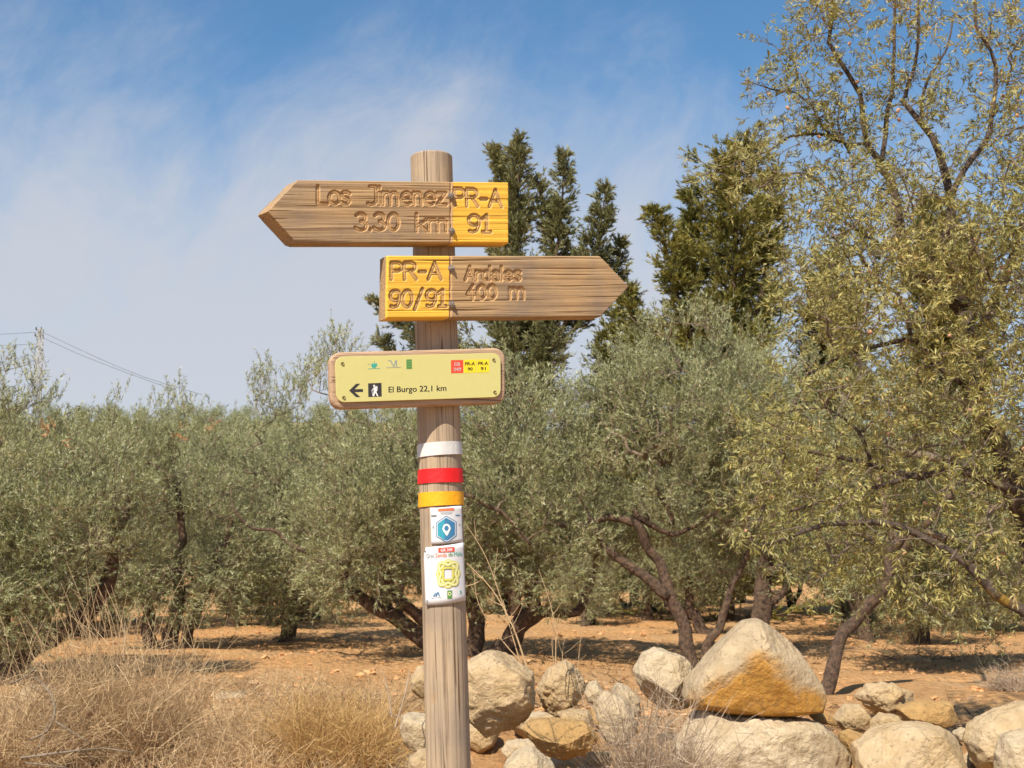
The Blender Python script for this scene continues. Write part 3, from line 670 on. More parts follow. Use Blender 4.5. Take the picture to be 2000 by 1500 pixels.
def hexa(s_, cx=874, cy=1035.5): return [(cx, cy-s_*26.5), (cx+s_*19.5, cy-s_*15), (cx+s_*19.5, cy+s_*13), (cx+s_*2, cy+s_*26), (cx-s_*19.5, cy+s_*13), (cx-s_*19.5, cy-s_*14)][::-1]
wflat('hexagon_outline', [hexa(1.0)], M['blue'], st1, O1)
def fan(poly, off, name, mat, parent, n=5):
    # subdivide polygon into x-slices so that it bends with the post
    pts = np.array(poly); x0, x1 = pts[:, 0].min(), pts[:, 0].max(); qs = []
    def span(x_):
        ysx = []
        for (a_, b_), (c_, d_) in zip(poly, poly[1:]+poly[:1]):
            if (a_-x_)*(c_-x_) <= 0 and a_ != c_: ysx.append(b_+(d_-b_)*(x_-a_)/(c_-a_))
        return (min(ysx), max(ysx)) if ysx else (0, 0)
    X_ = np.linspace(x0+.01, x1-.01, n+1)
    for a_, b_ in zip(X_[:-1], X_[1:]):
        s0, s1 = span(a_), span(b_); qs.append([(a_, s0[1]), (b_, s1[1]), (b_, s1[0]), (a_, s0[0])])
    return wflat(name, qs, mat, parent, off)
bpy.data.objects.remove(bpy.data.objects['hexagon_outline'])
fan(hexa(1.0), O1, 'hexagon_outline', M['blue'], st1, 8)
fan(hexa(.93), O1+.0004, 'hexagon_rim', M['sticker'], st1, 8)
hx = hexa(.85); fan(hx, O1+.0008, 'hexagon_blue', M['blue'], st1, 8)
left = [(x_ if x_ < 871 else 871, y_) for x_, y_ in hx]; fan([(857.6, 1024), (871, 1015.4), (871, 1056), (857.6, 1046.5)][::-1], O1+.0011, 'hexagon_teal', M['cyan'], st1, 4)
fan(disc(874.5, 1033.5, 8.2, 9, 16), O1+.0015, 'map_pin', M['white'], st1, 6); fan([(867, 1036), (882, 1036), (876, 1048), (874.5, 1048)][::-1], O1+.0014, 'map_pin_point', M['white'], st1, 6)
fan(disc(874.5, 1033, 4.6, 5.2, 14), O1+.0019, 'map_pin_eye', M['blue'], st1, 4)
O2 = .0060
wflat('printed_strip', grid_poly(858.5, 1070, 889.5, 1079, -.02), M['red'], st2, O2)
print_text('route_text', 'GR 249', wr, 863.5, 885.5, 1077.6, 1072.2, M['white'], st2, O2+.0004, .02, bold=.3)
for s_, x0, x1, mt in (('Gran', 835, 850.5, 'grey'), ('Senda', 853, 875, 'orange'), ('de', 878, 886.5, 'greenp'), ('Mála', 889, 904.5, 'teal')):
    print_text('lettering', s_, wr, x0, x1, 1089-(x0-835)*.035, 1081-(x0-835)*.035, M[mt], st2, O2, .035)
def ribbon(curve, w_):
    c_ = np.array(curve); t_ = np.roll(c_, -1, 0)-np.roll(c_, 1, 0); n_ = np.stack([t_[:, 1], -t_[:, 0]], -1); n_ /= np.linalg.norm(n_, axis=1)[:, None]
    a_, b_ = c_+n_*w_, c_-n_*w_; m_ = len(c_); return [[tuple(a_[k]), tuple(a_[(k+1) % m_]), tuple(b_[(k+1) % m_]), tuple(b_[k])] for k in range(m_)]
for ph in (0, math.pi):
    th = np.linspace(0, 2*np.pi, 97)[:-1]; sq = (np.abs(np.cos(th))**5+np.abs(np.sin(th))**5)**(-1/5)
    rr = (.84+.16*np.cos(4*th+ph))*(.5+.5*sq)
    cv = [(877.5+22*r_*math.cos(t_)*.93, 1120.5-25*r_*math.sin(t_)) for r_, t_ in zip(rr, th)]
    wflat('knot_line', ribbon(cv, 2.9), M['knot'], st2, O2+(0 if ph == 0 else .0006))
    wflat('knot_core', ribbon(cv, 1.3), M['knot2'], st2, O2+(.0003 if ph == 0 else .0009))
rr = np.array([1.0]*48); th = np.linspace(0, 2*np.pi, 49)[:-1]; sq = (np.abs(np.cos(th))**6+np.abs(np.sin(th))**6)**(-1/6)
wflat('knot_line', ribbon([(877.5+9.5*s_*math.cos(t_), 1120.5-11.5*s_*math.sin(t_)) for s_, t_ in zip(sq, th)], 1.8), M['knot'], st2, O2+.0012)
wflat('emblem', [[(848, 1163), (851, 1163), (854, 1156), (853, 1155.5)][::-1], [(852.5, 1163), (855, 1163), (858.5, 1155), (856, 1155)][::-1], [(857.5, 1155.5), (859.5, 1155), (861.5, 1162.5), (859.2, 1162.5)][::-1], [(845, 1166.5), (864, 1166), (864, 1165.2), (845, 1165.7)]], M['blue'], st2, O2)
wflat('emblem', grid_poly(876, 1152.5, 885, 1168, 0, 2), M['greenp'], st2, O2)
wflat('emblem_ring', ribbon([(880.5+2.6*math.cos(t_), 1159-3*math.sin(t_)) for t_ in np.linspace(0, 2*np.pi, 13)[:-1]], .7), M['knot2'], st2, O2+.0005)
wflat('emblem', [disc(901.5, 1156, 1.6, 2.6, 8), [(898, 1161), (905, 1160.8), (905, 1160), (898, 1160.2)]], M['teal'], st2, O2)
wflat('screw_mark', [disc(836.5, 1171.5, 1.8, 3, 8)], M['grey'], st2, O2+.001)
wflat('screw_mark', [disc(832.6, 1075.5, 1.2, 1.6, 8)], M['black'], st2, O2+.001)

# ------------------------------------------------------------------ rocks
def ico(level):
    t_ = (1+5**.5)/2; v = [(-1, t_, 0), (1, t_, 0), (-1, -t_, 0), (1, -t_, 0), (0, -1, t_), (0, 1, t_), (0, -1, -t_), (0, 1, -t_), (t_, 0, -1), (t_, 0, 1), (-t_, 0, -1), (-t_, 0, 1)]
    f = np.array([(0, 11, 5), (0, 5, 1), (0, 1, 7), (0, 7, 10), (0, 10, 11), (1, 5, 9), (5, 11, 4), (11, 10, 2), (10, 7, 6), (7, 1, 8), (3, 9, 4), (3, 4, 2), (3, 2, 6), (3, 6, 8), (3, 8, 9), (4, 9, 5), (2, 4, 11), (6, 2, 10), (8, 6, 7), (9, 8, 1)])
    v = np.array(v, float); v /= np.linalg.norm(v, axis=1)[:, None]
    for _ in range(level):
        e = np.sort(np.concatenate([f[:, [0, 1]], f[:, [1, 2]], f[:, [2, 0]]]), 1); ue, inv = np.unique(e, axis=0, return_inverse=True); inv = inv.reshape(-1)
        mid = v[ue].mean(1); mid /= np.linalg.norm(mid, axis=1)[:, None]; n0 = len(v); v = np.concatenate([v, mid]); k = len(f)
        a_, b_, c_ = inv[:k]+n0, inv[k:2*k]+n0, inv[2*k:]+n0
        f = np.concatenate([np.stack([f[:, 0], a_, c_], 1), np.stack([f[:, 1], b_, a_], 1), np.stack([f[:, 2], c_, b_], 1), np.stack([a_, b_, c_], 1)])
    return v, f
ICO = {k: ico(k) for k in (3, 4, 5)}
def rock(outline, depth, thick, mat, label, seed, lvl=4, cuts=9, rough=.05, planes=None, stain=None, group='boulders and stones piled on the bank', name='rock'):
    pts = np.array([at(x_, y_, depth) for x_, y_ in outline]); c_ = np.array([(pts[:, 0].min()+pts[:, 0].max())/2, depth, (pts[:, 2].min()+pts[:, 2].max())/2])
    ang = np.arctan2(pts[:, 2]-c_[2], pts[:, 0]-c_[0]); r = np.hypot(pts[:, 2]-c_[2], pts[:, 0]-c_[0]); o_ = np.argsort(ang); ang, r = ang[o_], r[o_]
    xx = np.concatenate([ang-2*np.pi, ang, ang+2*np.pi])
    v, f = ICO[lvl]; th = np.arctan2(v[:, 2], v[:, 0]); rho = np.hypot(v[:, 0], v[:, 2])
    # polygon edge radius between outline corners
    P2 = np.stack([np.cos(ang)*r, np.sin(ang)*r], -1); idx = np.searchsorted(ang, th) % len(ang); A_, B_ = P2[idx-1], P2[idx]
    dd = np.stack([np.cos(th), np.sin(th)], -1); E_ = B_-A_
    den = dd[:, 0]*E_[:, 1]-dd[:, 1]*E_[:, 0]; rad_ = (A_[:, 0]*E_[:, 1]-A_[:, 1]*E_[:, 0])/np.where(np.abs(den) < 1e-9, 1e-9, den); rad_ = np.clip(np.abs(rad_), r.min()*.6, r.max()*1.05)
    pl_ = rho**.72
    q = np.stack([np.cos(th)*rad_*pl_, np.sign(v[:, 1])*np.abs(v[:, 1])**.8*thick, np.sin(th)*rad_*pl_], -1)
    rs = np.random.default_rng(seed); sz = r.mean()
    P_list = list(planes or [])
    for _ in range(cuts+(8 if cuts > 2 else 1)):
        n_ = rs.normal(size=3); n_[1] = -abs(n_[1])*1.4 if rs.random() < .75 else n_[1]; n_ /= np.linalg.norm(n_)
        ext = (q@n_).max(); P_list.append((n_, ext*rs.uniform(.76, .93)))
    for n_, d_ in P_list:
        n_ = np.array(n_, float); n_ /= np.linalg.norm(n_)
        if d_ < 0: d_ = (q@n_).max()*(-d_)
        ex_ = np.clip(q@n_-d_, 0, None); q = q - ex_[:, None]*n_*.985
    nn = q/np.linalg.norm(q, axis=1)[:, None]
    rg_ = 1-np.abs(fbm(q/sz*1.7+seed*2, 3, seed+4)); q = q + nn*(sz*rough*((.72*fbm(q/sz*3.1+seed, 6, seed, .66)) - .6*np.clip(rg_-.88, 0, 1)*5))[:, None]
    st_ = fbm(q/sz*np.array([1.5, 1.5, 7.])+seed*3, 3, seed+9); q = q + nn*(sz*rough*.35*st_)[:, None]
    attrs = {}
    if stain: attrs['stain'] = ('FLOAT', 'POINT', stain(q/sz))
    ob = mesh(name, q+c_, f, mat, None, attrs=attrs, origin=(c_[0], c_[1], c_[2]))
    return tag(ob, label, 'rock', group)
def big_stain(q):       # ochre iron stain over the lower front face
    return np.clip(.5 + 1.3*(.14 - q[:, 2] - .62*np.abs(q[:, 0]+.06)**1.3) + .22*fbm(q*2.2, 3, 5), 0, 1)*(q[:, 1] < .35)
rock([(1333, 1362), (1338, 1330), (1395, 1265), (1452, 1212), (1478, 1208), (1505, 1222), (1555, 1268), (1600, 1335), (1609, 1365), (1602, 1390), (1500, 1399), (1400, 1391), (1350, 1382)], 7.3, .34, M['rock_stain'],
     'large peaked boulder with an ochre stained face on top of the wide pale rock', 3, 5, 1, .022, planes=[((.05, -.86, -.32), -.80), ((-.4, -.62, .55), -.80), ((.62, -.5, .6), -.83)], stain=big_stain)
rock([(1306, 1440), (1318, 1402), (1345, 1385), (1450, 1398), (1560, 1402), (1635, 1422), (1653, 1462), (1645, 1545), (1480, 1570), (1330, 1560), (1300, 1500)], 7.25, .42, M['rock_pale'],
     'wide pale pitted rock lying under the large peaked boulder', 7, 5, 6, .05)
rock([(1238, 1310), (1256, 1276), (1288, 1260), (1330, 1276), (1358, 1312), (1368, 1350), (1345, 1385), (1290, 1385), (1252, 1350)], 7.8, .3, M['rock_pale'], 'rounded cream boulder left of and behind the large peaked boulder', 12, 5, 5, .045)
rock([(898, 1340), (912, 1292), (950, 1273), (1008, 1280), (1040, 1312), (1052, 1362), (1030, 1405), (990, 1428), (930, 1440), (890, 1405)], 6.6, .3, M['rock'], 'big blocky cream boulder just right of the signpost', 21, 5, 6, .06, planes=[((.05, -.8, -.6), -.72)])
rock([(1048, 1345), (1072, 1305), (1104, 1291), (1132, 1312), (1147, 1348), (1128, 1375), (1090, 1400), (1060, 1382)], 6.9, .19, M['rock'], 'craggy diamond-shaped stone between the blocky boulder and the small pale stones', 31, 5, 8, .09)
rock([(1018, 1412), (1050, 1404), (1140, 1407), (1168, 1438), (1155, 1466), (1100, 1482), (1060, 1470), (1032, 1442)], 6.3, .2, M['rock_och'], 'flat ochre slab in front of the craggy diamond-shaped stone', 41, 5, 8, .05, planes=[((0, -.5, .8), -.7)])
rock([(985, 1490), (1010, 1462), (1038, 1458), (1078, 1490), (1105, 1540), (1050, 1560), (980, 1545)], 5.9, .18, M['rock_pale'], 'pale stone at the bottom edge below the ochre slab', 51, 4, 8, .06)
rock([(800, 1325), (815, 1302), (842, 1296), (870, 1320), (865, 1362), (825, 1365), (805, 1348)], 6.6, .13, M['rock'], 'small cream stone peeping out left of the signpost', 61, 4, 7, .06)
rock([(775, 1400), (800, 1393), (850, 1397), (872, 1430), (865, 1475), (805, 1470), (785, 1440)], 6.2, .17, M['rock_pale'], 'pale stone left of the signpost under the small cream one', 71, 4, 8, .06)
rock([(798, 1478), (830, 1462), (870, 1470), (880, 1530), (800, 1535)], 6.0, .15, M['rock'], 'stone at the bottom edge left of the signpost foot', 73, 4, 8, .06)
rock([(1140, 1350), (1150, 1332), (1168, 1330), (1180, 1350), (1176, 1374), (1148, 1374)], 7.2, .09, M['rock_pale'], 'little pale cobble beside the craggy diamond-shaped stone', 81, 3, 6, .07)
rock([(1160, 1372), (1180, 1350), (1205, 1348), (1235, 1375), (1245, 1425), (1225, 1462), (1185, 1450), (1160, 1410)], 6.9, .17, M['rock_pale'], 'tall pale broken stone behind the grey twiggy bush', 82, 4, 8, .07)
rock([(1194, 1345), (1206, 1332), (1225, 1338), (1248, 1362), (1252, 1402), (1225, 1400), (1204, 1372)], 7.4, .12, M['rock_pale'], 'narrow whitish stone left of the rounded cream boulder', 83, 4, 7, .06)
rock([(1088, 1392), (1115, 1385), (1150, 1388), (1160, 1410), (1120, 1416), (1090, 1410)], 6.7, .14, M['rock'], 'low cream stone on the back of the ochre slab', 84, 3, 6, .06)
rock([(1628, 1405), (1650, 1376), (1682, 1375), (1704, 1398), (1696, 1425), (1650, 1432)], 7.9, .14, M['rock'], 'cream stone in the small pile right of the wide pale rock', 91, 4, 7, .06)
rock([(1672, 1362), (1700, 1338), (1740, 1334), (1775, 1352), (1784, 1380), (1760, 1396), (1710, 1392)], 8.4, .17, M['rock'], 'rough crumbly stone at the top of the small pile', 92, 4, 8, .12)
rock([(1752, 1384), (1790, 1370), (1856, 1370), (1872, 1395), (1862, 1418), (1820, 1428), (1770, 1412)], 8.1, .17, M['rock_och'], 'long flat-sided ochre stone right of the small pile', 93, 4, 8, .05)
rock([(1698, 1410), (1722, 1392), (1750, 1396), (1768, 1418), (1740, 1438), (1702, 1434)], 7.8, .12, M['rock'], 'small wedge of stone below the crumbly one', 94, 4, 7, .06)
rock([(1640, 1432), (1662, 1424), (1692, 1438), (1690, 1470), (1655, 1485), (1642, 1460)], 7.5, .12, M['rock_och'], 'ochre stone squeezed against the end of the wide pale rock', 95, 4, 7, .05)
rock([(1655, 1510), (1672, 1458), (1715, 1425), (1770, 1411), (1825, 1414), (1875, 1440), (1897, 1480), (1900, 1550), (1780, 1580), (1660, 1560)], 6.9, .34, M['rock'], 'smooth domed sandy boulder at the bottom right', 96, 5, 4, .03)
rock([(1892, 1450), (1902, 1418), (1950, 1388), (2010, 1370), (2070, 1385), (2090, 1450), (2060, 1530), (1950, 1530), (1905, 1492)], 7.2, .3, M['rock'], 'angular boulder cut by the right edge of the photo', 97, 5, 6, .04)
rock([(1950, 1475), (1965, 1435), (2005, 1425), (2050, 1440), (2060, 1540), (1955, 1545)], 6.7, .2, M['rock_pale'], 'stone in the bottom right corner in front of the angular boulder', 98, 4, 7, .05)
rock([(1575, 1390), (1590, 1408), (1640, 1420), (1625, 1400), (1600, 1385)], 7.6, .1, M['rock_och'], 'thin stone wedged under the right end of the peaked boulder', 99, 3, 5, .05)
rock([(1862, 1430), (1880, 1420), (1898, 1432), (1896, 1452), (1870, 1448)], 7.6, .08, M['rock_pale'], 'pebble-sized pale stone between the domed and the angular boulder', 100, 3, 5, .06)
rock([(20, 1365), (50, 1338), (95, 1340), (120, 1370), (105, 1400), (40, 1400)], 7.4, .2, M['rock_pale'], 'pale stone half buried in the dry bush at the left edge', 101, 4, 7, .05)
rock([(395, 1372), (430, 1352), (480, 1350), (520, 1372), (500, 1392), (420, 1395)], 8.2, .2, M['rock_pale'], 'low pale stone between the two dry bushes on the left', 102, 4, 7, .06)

# small stones filling the gaps of the pile
rf = np.random.default_rng(44)
for k in range(84):
    px, Y = (rf.uniform(930, 1340) if k % 2 else rf.uniform(1600, 2030), rf.uniform(6.0, 8.3)) if k > 8 else (rf.uniform(770, 900), rf.uniform(5.8, 7.0))
    x_ = (px-1000)/FPX*Y; s_ = rf.uniform(.05, .15); z_ = float(H(x_, Y)); cpy = 1088+(1.6-z_-s_*.3)/Y*FPX; rp = s_/Y*FPX
    ol_ = [(px+rp*1.25*rf.uniform(.7, 1.2)*math.cos(a_), cpy-rp*.85*rf.uniform(.7, 1.2)*math.sin(a_)) for a_ in np.linspace(0, 2*math.pi, 9)[:-1]]
    rock(ol_, Y, s_*1.1, M[('rock', 'rock_pale', 'rock_och')[k % 3]], 'small rough filler stone lying low between the boulders', 300+k, 3, 7, .07, group='small filler stones among the boulders')
# loose stones and clods on the tilled soil
bv, bfc = ICO[3][0][:0], None
v0, f0 = ico(1)
VV_, FF_ = [], []; nst = 0
for k in range(1900):
    y_ = 9.5 + 30*rng.random()**1.5; x_ = (rng.random()*2-1)*(y_*.45+1)
    s_ = rng.gamma(2.0, .009)+.007
    if rng.random() < .02: s_ *= 2.6
    s_ = min(s_, .05)
    p_ = v0*(1+.35*rng.normal(size=(len(v0), 1)))*s_*np.array([1.3, 1.1, .7])*rng.uniform(.7, 1.3, 3)
    VV_.append(p_+np.array([x_, y_, float(0)+s_*.2])); FF_.append(f0+nst); nst += len(v0)
VV_ = np.array(VV_); VV_[:, :, 2] += H(VV_[:, :, 0].mean(1), VV_[:, :, 1].mean(1))[:, None]
m, b = material('clods'); t = b.n('ShaderNodeTexCoord'); nz = b.n('ShaderNodeTexNoise', {'Vector': (t, 3), 'Scale': 2.5, 'Detail': 3.0})
c = b.ramp((nz, 0), [(.4, (.56, .29, .12)), (.6, (.60, .35, .17)), (.72, (.66, .48, .30))])
out(b, b.n('ShaderNodeBsdfPrincipled', {'Base Color': c, 'Roughness': .95, 'Specular IOR Level': .1}))
tag(mesh('loose_stones', VV_.reshape(-1, 3), np.concatenate(FF_), m, smooth=False), 'scattered clods and little stones on the orange tilled soil', 'stones', kind='stuff')

# ------------------------------------------------------------------ leaves and branches
def unit(v): return v/(np.linalg.norm(v, axis=-1, keepdims=True)+1e-9)
def leaf_quads(p, d, L, n, ll, lw, spread=.75, droop=0.0, rg=rng, tri=False):
    """p,d (T,3), L (T,), n leaves on each twig -> verts, faces, rnd"""
    T = len(p); t_ = (rg.random((T, n))**.75)*.95+.05
    pos = p[:, None]+d[:, None]*(L[:, None]*t_)[..., None]
    side = rg.normal(size=(T, n, 3)); side -= d[:, None]*np.sum(side*d[:, None], -1, keepdims=True); side = unit(side)
    ld = unit(d[:, None]*(1-spread*.45)+side*spread+np.array([0, 0, -droop]))
    ax = rg.normal(size=(T, n, 3)); wd = unit(np.cross(ld, ax)); l_ = (ll*rg.uniform(.65, 1.25, (T, n)))[..., None]; w_ = (lw*rg.uniform(.7, 1.2, (T, n)))[..., None]
    nrm = np.cross(ld, wd); bend = nrm*l_*rg.uniform(-.12, .12, (T, n))[..., None]
    if tri:
        V_ = np.stack([pos-wd*w_*.55, pos+wd*w_*.55+ld*l_*.25, pos+ld*l_+bend], 2).reshape(-1, 3); return V_, np.arange(T*n*3).reshape(-1, 3), rg.random(T*n)
    a_ = pos; b_ = pos+ld*l_*.45+wd*w_*.5+bend; c_ = pos+ld*l_; e_ = pos+ld*l_*.45-wd*w_*.5+bend
    V_ = np.stack([a_, b_, c_, e_], 2).reshape(-1, 3); F_ = np.arange(T*n*4).reshape(-1, 4)
    return V_, F_, rg.random(T*n)
def grow(skel, pts, rg, tip=.005, expo=2.3, jit=.12, minr=None):
    """skel: list of (path(n,3), radii(n)); attaches every point to the nearest node. returns nodes, parent, radius"""
    nodes = []; par = []; fixed = []
    for path, rad_ in skel:
        for k, (p_, r_) in enumerate(zip(path, rad_)): par.append(len(nodes)-1 if k else -1); nodes.append(p_); fixed.append(r_)
    nsk = len(nodes); A_ = np.zeros((nsk+2*len(pts)+4, 3)); A_[:nsk] = nodes; n_ = nsk
    d0 = np.array([np.min(np.linalg.norm(A_[:nsk]-p_, axis=1)) for p_ in pts])
    pen = np.zeros(len(A_)); pen[:nsk] = 0
    for i in np.argsort(d0):
        dd = np.linalg.norm(A_[:n_]-pts[i], axis=1); j = int(np.argmin(dd)); L_ = dd[j]
        mid = (A_[j]+pts[i])/2 + rg.normal(size=3)*L_*jit + np.array([0, 0, .06*L_])
        A_[n_] = mid; par.append(j); A_[n_+1] = pts[i]; par.append(n_); n_ += 2
    A_ = A_[:n_]; rp = np.zeros(n_); has = np.zeros(n_, bool)
    for k in range(n_-1, nsk-1, -1):
        if rp[k] == 0: rp[k] = tip**expo
        j = par[k]
        if j >= nsk: rp[j] += rp[k]
    r_ = rp**(1/expo)
    r_[:nsk] = fixed
    return A_, np.array(par), r_, nsk
def branch_mesh(A_, par, r_, nsk, sides=5):
    k = np.arange(nsk, len(A_)); j = par[k]; a_, b_ = A_[j], A_[k]; rb = r_[k]; ra = np.where(j >= nsk, r_[j], np.minimum(r_[j], rb*1.5)); ra = np.minimum(ra, rb*1.6)
    d = unit(b_-a_); ref = np.where(np.abs(d[:, 2:3]) > .85, np.array([[1., 0, 0]]), np.array([[0, 0, 1.]])); x_ = unit(np.cross(d, ref)); y_ = np.cross(d, x_)
    an = np.linspace(0, 2*np.pi, sides, endpoint=False); ring = np.cos(an)[None, :, None]*x_[:, None]+np.sin(an)[None, :, None]*y_[:, None]
    a2 = a_-d*ra[:, None]*.4; b2 = b_+d*rb[:, None]*.3
    V_ = np.concatenate([a2[:, None]+ring*ra[:, None, None], b2[:, None]+ring*rb[:, None, None]], 1)
    base = (np.arange(len(k))*2*sides)[:, None, None]; s_ = np.arange(sides); q = np.stack([s_, (s_+1) % sides, sides+(s_+1) % sides, sides+s_], -1)[None]
    return V_.reshape(-1, 3), (base+q).reshape(-1, 4)
def px_path(pp, step=.12):
    """[(px,py,depth)] -> smooth world path"""
    return smooth_path([at(*q) for q in pp], step)
def crown_pts(ells, n, rg, shell=.45, clump=.0, seed=0):
    """ells: [(centre, radii, weight)]"""
    wts = np.array([e[2] for e in ells], float); wts /= wts.sum(); out_ = []; nr_ = []
    k = rg.choice(len(ells), n*3, p=wts)
    d = unit(rg.normal(size=(n*3, 3))); r_ = rg.random(n*3)**shell
    c_ = np.array([ells[i][0] for i in k]); rd = np.array([ells[i][1] for i in k])
    lump = 1+.16*noise(d*2.2+seed, seed+3)
    p_ = c_+d*rd*(r_*lump)[:, None]
    keep = noise(p_*1.1+seed, seed+8) > -.42
    return p_[keep][:n], unit(d/rd)[keep][:n]
def tree(name, label, cat, base, trunks, ells, npts, twigs, nl, ll, lw, leafm, barkm, seed, group=None, tl=.32, upb=.55, extra=None, tip=.005, expo=2.3, droop=.1, shell=.45, skirt=None, leafscale=1, trunk_rough=.2, lm=None):
    """trunks: list of (path, r0, r1[, name]); extra: (pts, outward dirs)"""
    rg = np.random.default_rng(seed)
    base = np.array(base, float); root = thing(name, base, label, cat, group)
    skel = []
    for tdef in trunks:
        path, r0, r1 = tdef[:3]; nm = tdef[3] if len(tdef) > 3 else 'limb'; mt = tdef[4] if len(tdef) > 4 else barkm
        L_ = len(path); wob = np.stack([noise(np.stack([np.linspace(0, L_*.35, L_)+seed+c__*9, np.zeros(L_), np.zeros(L_)], -1), 5+c__) for c__ in range(3)], -1)
        path = path + wob*np.minimum(1, np.linspace(0, 3, L_))[:, None]*(.10 if name == 'olive_tree' else .05); rr_ = np.linspace(0, 1, L_); rad_ = r0*(1-rr_)**.9+r1*(1-(1-rr_)**.9)
        if nm == 'trunk' : rad_ = rad_*(1+.35*np.exp(-np.linspace(0, L_*.12, L_)*5))
        V_, F_ = tube(path, rad_, 12, True, trunk_rough, seed); mesh(nm, V_, F_, mt, root)
        skel.append((path, rad_))
    pts, dirs = crown_pts(ells, npts, rg, shell, 0, seed) if ells else (np.zeros((0, 3)), np.zeros((0, 3)))
    if extra is not None: pts = np.concatenate([pts, extra[0]]); dirs = np.concatenate([dirs, extra[1]])
    A_, par, r_, nsk = grow(skel, pts, rg, tip, expo)
    V_, F_ = branch_mesh(A_, par, r_, nsk); mesh('branches', V_, F_, lm or M['twig'], root)
    T = len(pts); P_ = np.repeat(pts, twigs, 0); D_ = np.repeat(dirs, twigs, 0)
    D_ = unit(D_*.7+rg.normal(size=P_.shape)*.55+np.array([0, 0, upb])); P_ = P_+rg.normal(size=P_.shape)*.09
    low = (P_[:, 2] < base[2]+1.5); D_[low, 2] -= .5; D_ = unit(D_)
    Lt = tl*rg.uniform(.5, 1.25, len(P_))
    V_, F_, rn = leaf_quads(P_, D_, Lt, nl, ll, lw, spread=(.52 if name == 'olive_tree' else .75), droop=droop, rg=rg, tri=(cat == 'tree' and name == 'olive_tree'))
    rn = np.clip(rn*.8+np.repeat(rg.random(len(P_)), nl)*.25, 0, 1)
    # bare twig stems
    sd_ = unit(np.cross(D_, rg.normal(size=D_.shape)))*(.0042 if name == 'olive_tree' else .0026); tv = np.stack([P_-sd_, P_+sd_, P_+D_*Lt[:, None]], 1).reshape(-1, 3); tf = np.arange(len(tv)).reshape(-1, 3)
    mesh('twigs', tv, tf, lm or M['twig'], root, smooth=False)
    mesh('foliage', V_, F_, leafm, root, smooth=False, attrs={'rnd': ('FLOAT', 'FACE', rn)})
    return root, (A_, pts)
def ell(px, pt, pb, hw, Y, ry=None, wt=1):
    """ellipsoid whose silhouette spans px-hw..px+hw and pt..pb at depth Y"""
    a_, b_ = at(px, pt+(-14 if px < 700 else 12), Y), at(px, pb+28, Y); c_ = (a_+b_)/2; c_[1] = Y; rx = hw*Y/FPX
    return (c_, np.array([rx, ry or rx, abs(a_[2]-b_[2])/2]), wt)
def shoots(lst, Y, n, rg, h=.5):
    """vertical suckers standing out of the crown: (px, ytop, ybot, halfwidth px)"""
    p_, d_ = [], []
    for (x_, y0, y1, hw) in lst:
        for _ in range(n):
            t_ = rg.random(); q = at(x_+rg.normal()*hw*(.35+.65*t_), y0+(y1-y0)*t_, Y+rg.normal()*.25); p_.append(q); d_.append((rg.normal()*.25, rg.normal()*.25, 1.2))
    return np.array(p_), unit(np.array(d_))
def gbase(px, py, Y):
    p_ = at(px, py, Y); p_[2] = float(H(p_[0], Y)); return p_
OG = 'olive trees of the grove'
rs_ = np.random.default_rng(3)
OL = []
def olive(label, bpx, Y, trunks, ells, seed, npts=520, extra=None, up=.95):
    b_ = gbase(bpx, 1200, Y)
    tr = []
    for t_ in trunks:
        pp = [at(*q) if len(q) == 3 else at(q[0], q[1], Y) for q in t_[0]]
        if t_[3:] and t_[3] == 'trunk': pp[0][2] = float(H(pp[0][0], pp[0][1]))-.1
        tr.append((smooth_path(pp, .12),)+tuple(t_[1:]))
    r = tree('olive_tree', label, 'tree', b_, tr, ells, npts, 8, 18, .072, .0125, M['olive'], M['bark'], seed, OG, extra=extra, upb=up)[0]
    OL.append(r); return r
olive('silvery olive tree at the left edge with a thick limb curving up to the right', 15, 17.5,
      [([(15, 1310), (12, 1260), (-20, 1150), (-40, 1050), (-30, 930)], .20, .05, 'trunk'), ([(20, 1300), (60, 1265), (110, 1235), (160, 1190), (205, 1130), (230, 1040), (240, 960)], .17, .04, 'limb')],
      [ell(0, 750, 1230, 150, 17.5, 1.6, 1.3), ell(180, 850, 1180, 130, 17, 1.2, .9), ell(40, 1010, 1265, 130, 16.8, .9, .6)], 1, 640, shoots([(15, 700, 760, 14), (48, 712, 770, 12)], 17.5, 3, rs_))
olive('olive tree with a stubby cluster of dark trunks behind the tall dry grass', 330, 23,
      [([(300, 1240), (285, 1190), (250, 1120), (230, 1000)], .12, .04, 'trunk'), ([(335, 1240), (340, 1180), (350, 1080), (345, 950)], .14, .04, 'trunk'), ([(365, 1235), (378, 1190), (420, 1110), (450, 1000)], .11, .04, 'trunk')],
      [ell(330, 775, 1185, 165, 23, 1.7, 1.3), ell(220, 800, 1150, 120, 22, 1.3, .8), ell(430, 900, 1195, 110, 22.5, 1.2, .6), ell(330, 1040, 1200, 150, 22.5, 1.3, .6)], 2, 620)
olive('olive tree left of the signpost with one bare branch crossing its middle', 580, 25,
      [([(560, 1215), (570, 1150), (560, 1060), (540, 950)], .15, .05, 'trunk'), ([(605, 1080, 21.6), (570, 1060, 21.6), (520, 1035, 21.6), (480, 1020, 21.6), (452, 985, 21.6)], .045, .015, 'limb')],
      [ell(560, 800, 1190, 150, 25, 1.8, 1.3), ell(640, 850, 1190, 110, 24, 1.3, .6), ell(540, 1060, 1195, 130, 24, 1.2, .6)], 3, 560, shoots([(530, 700, 820, 18), (505, 740, 830, 10), (560, 730, 830, 12), (585, 745, 800, 8)], 24, 7, rs_))
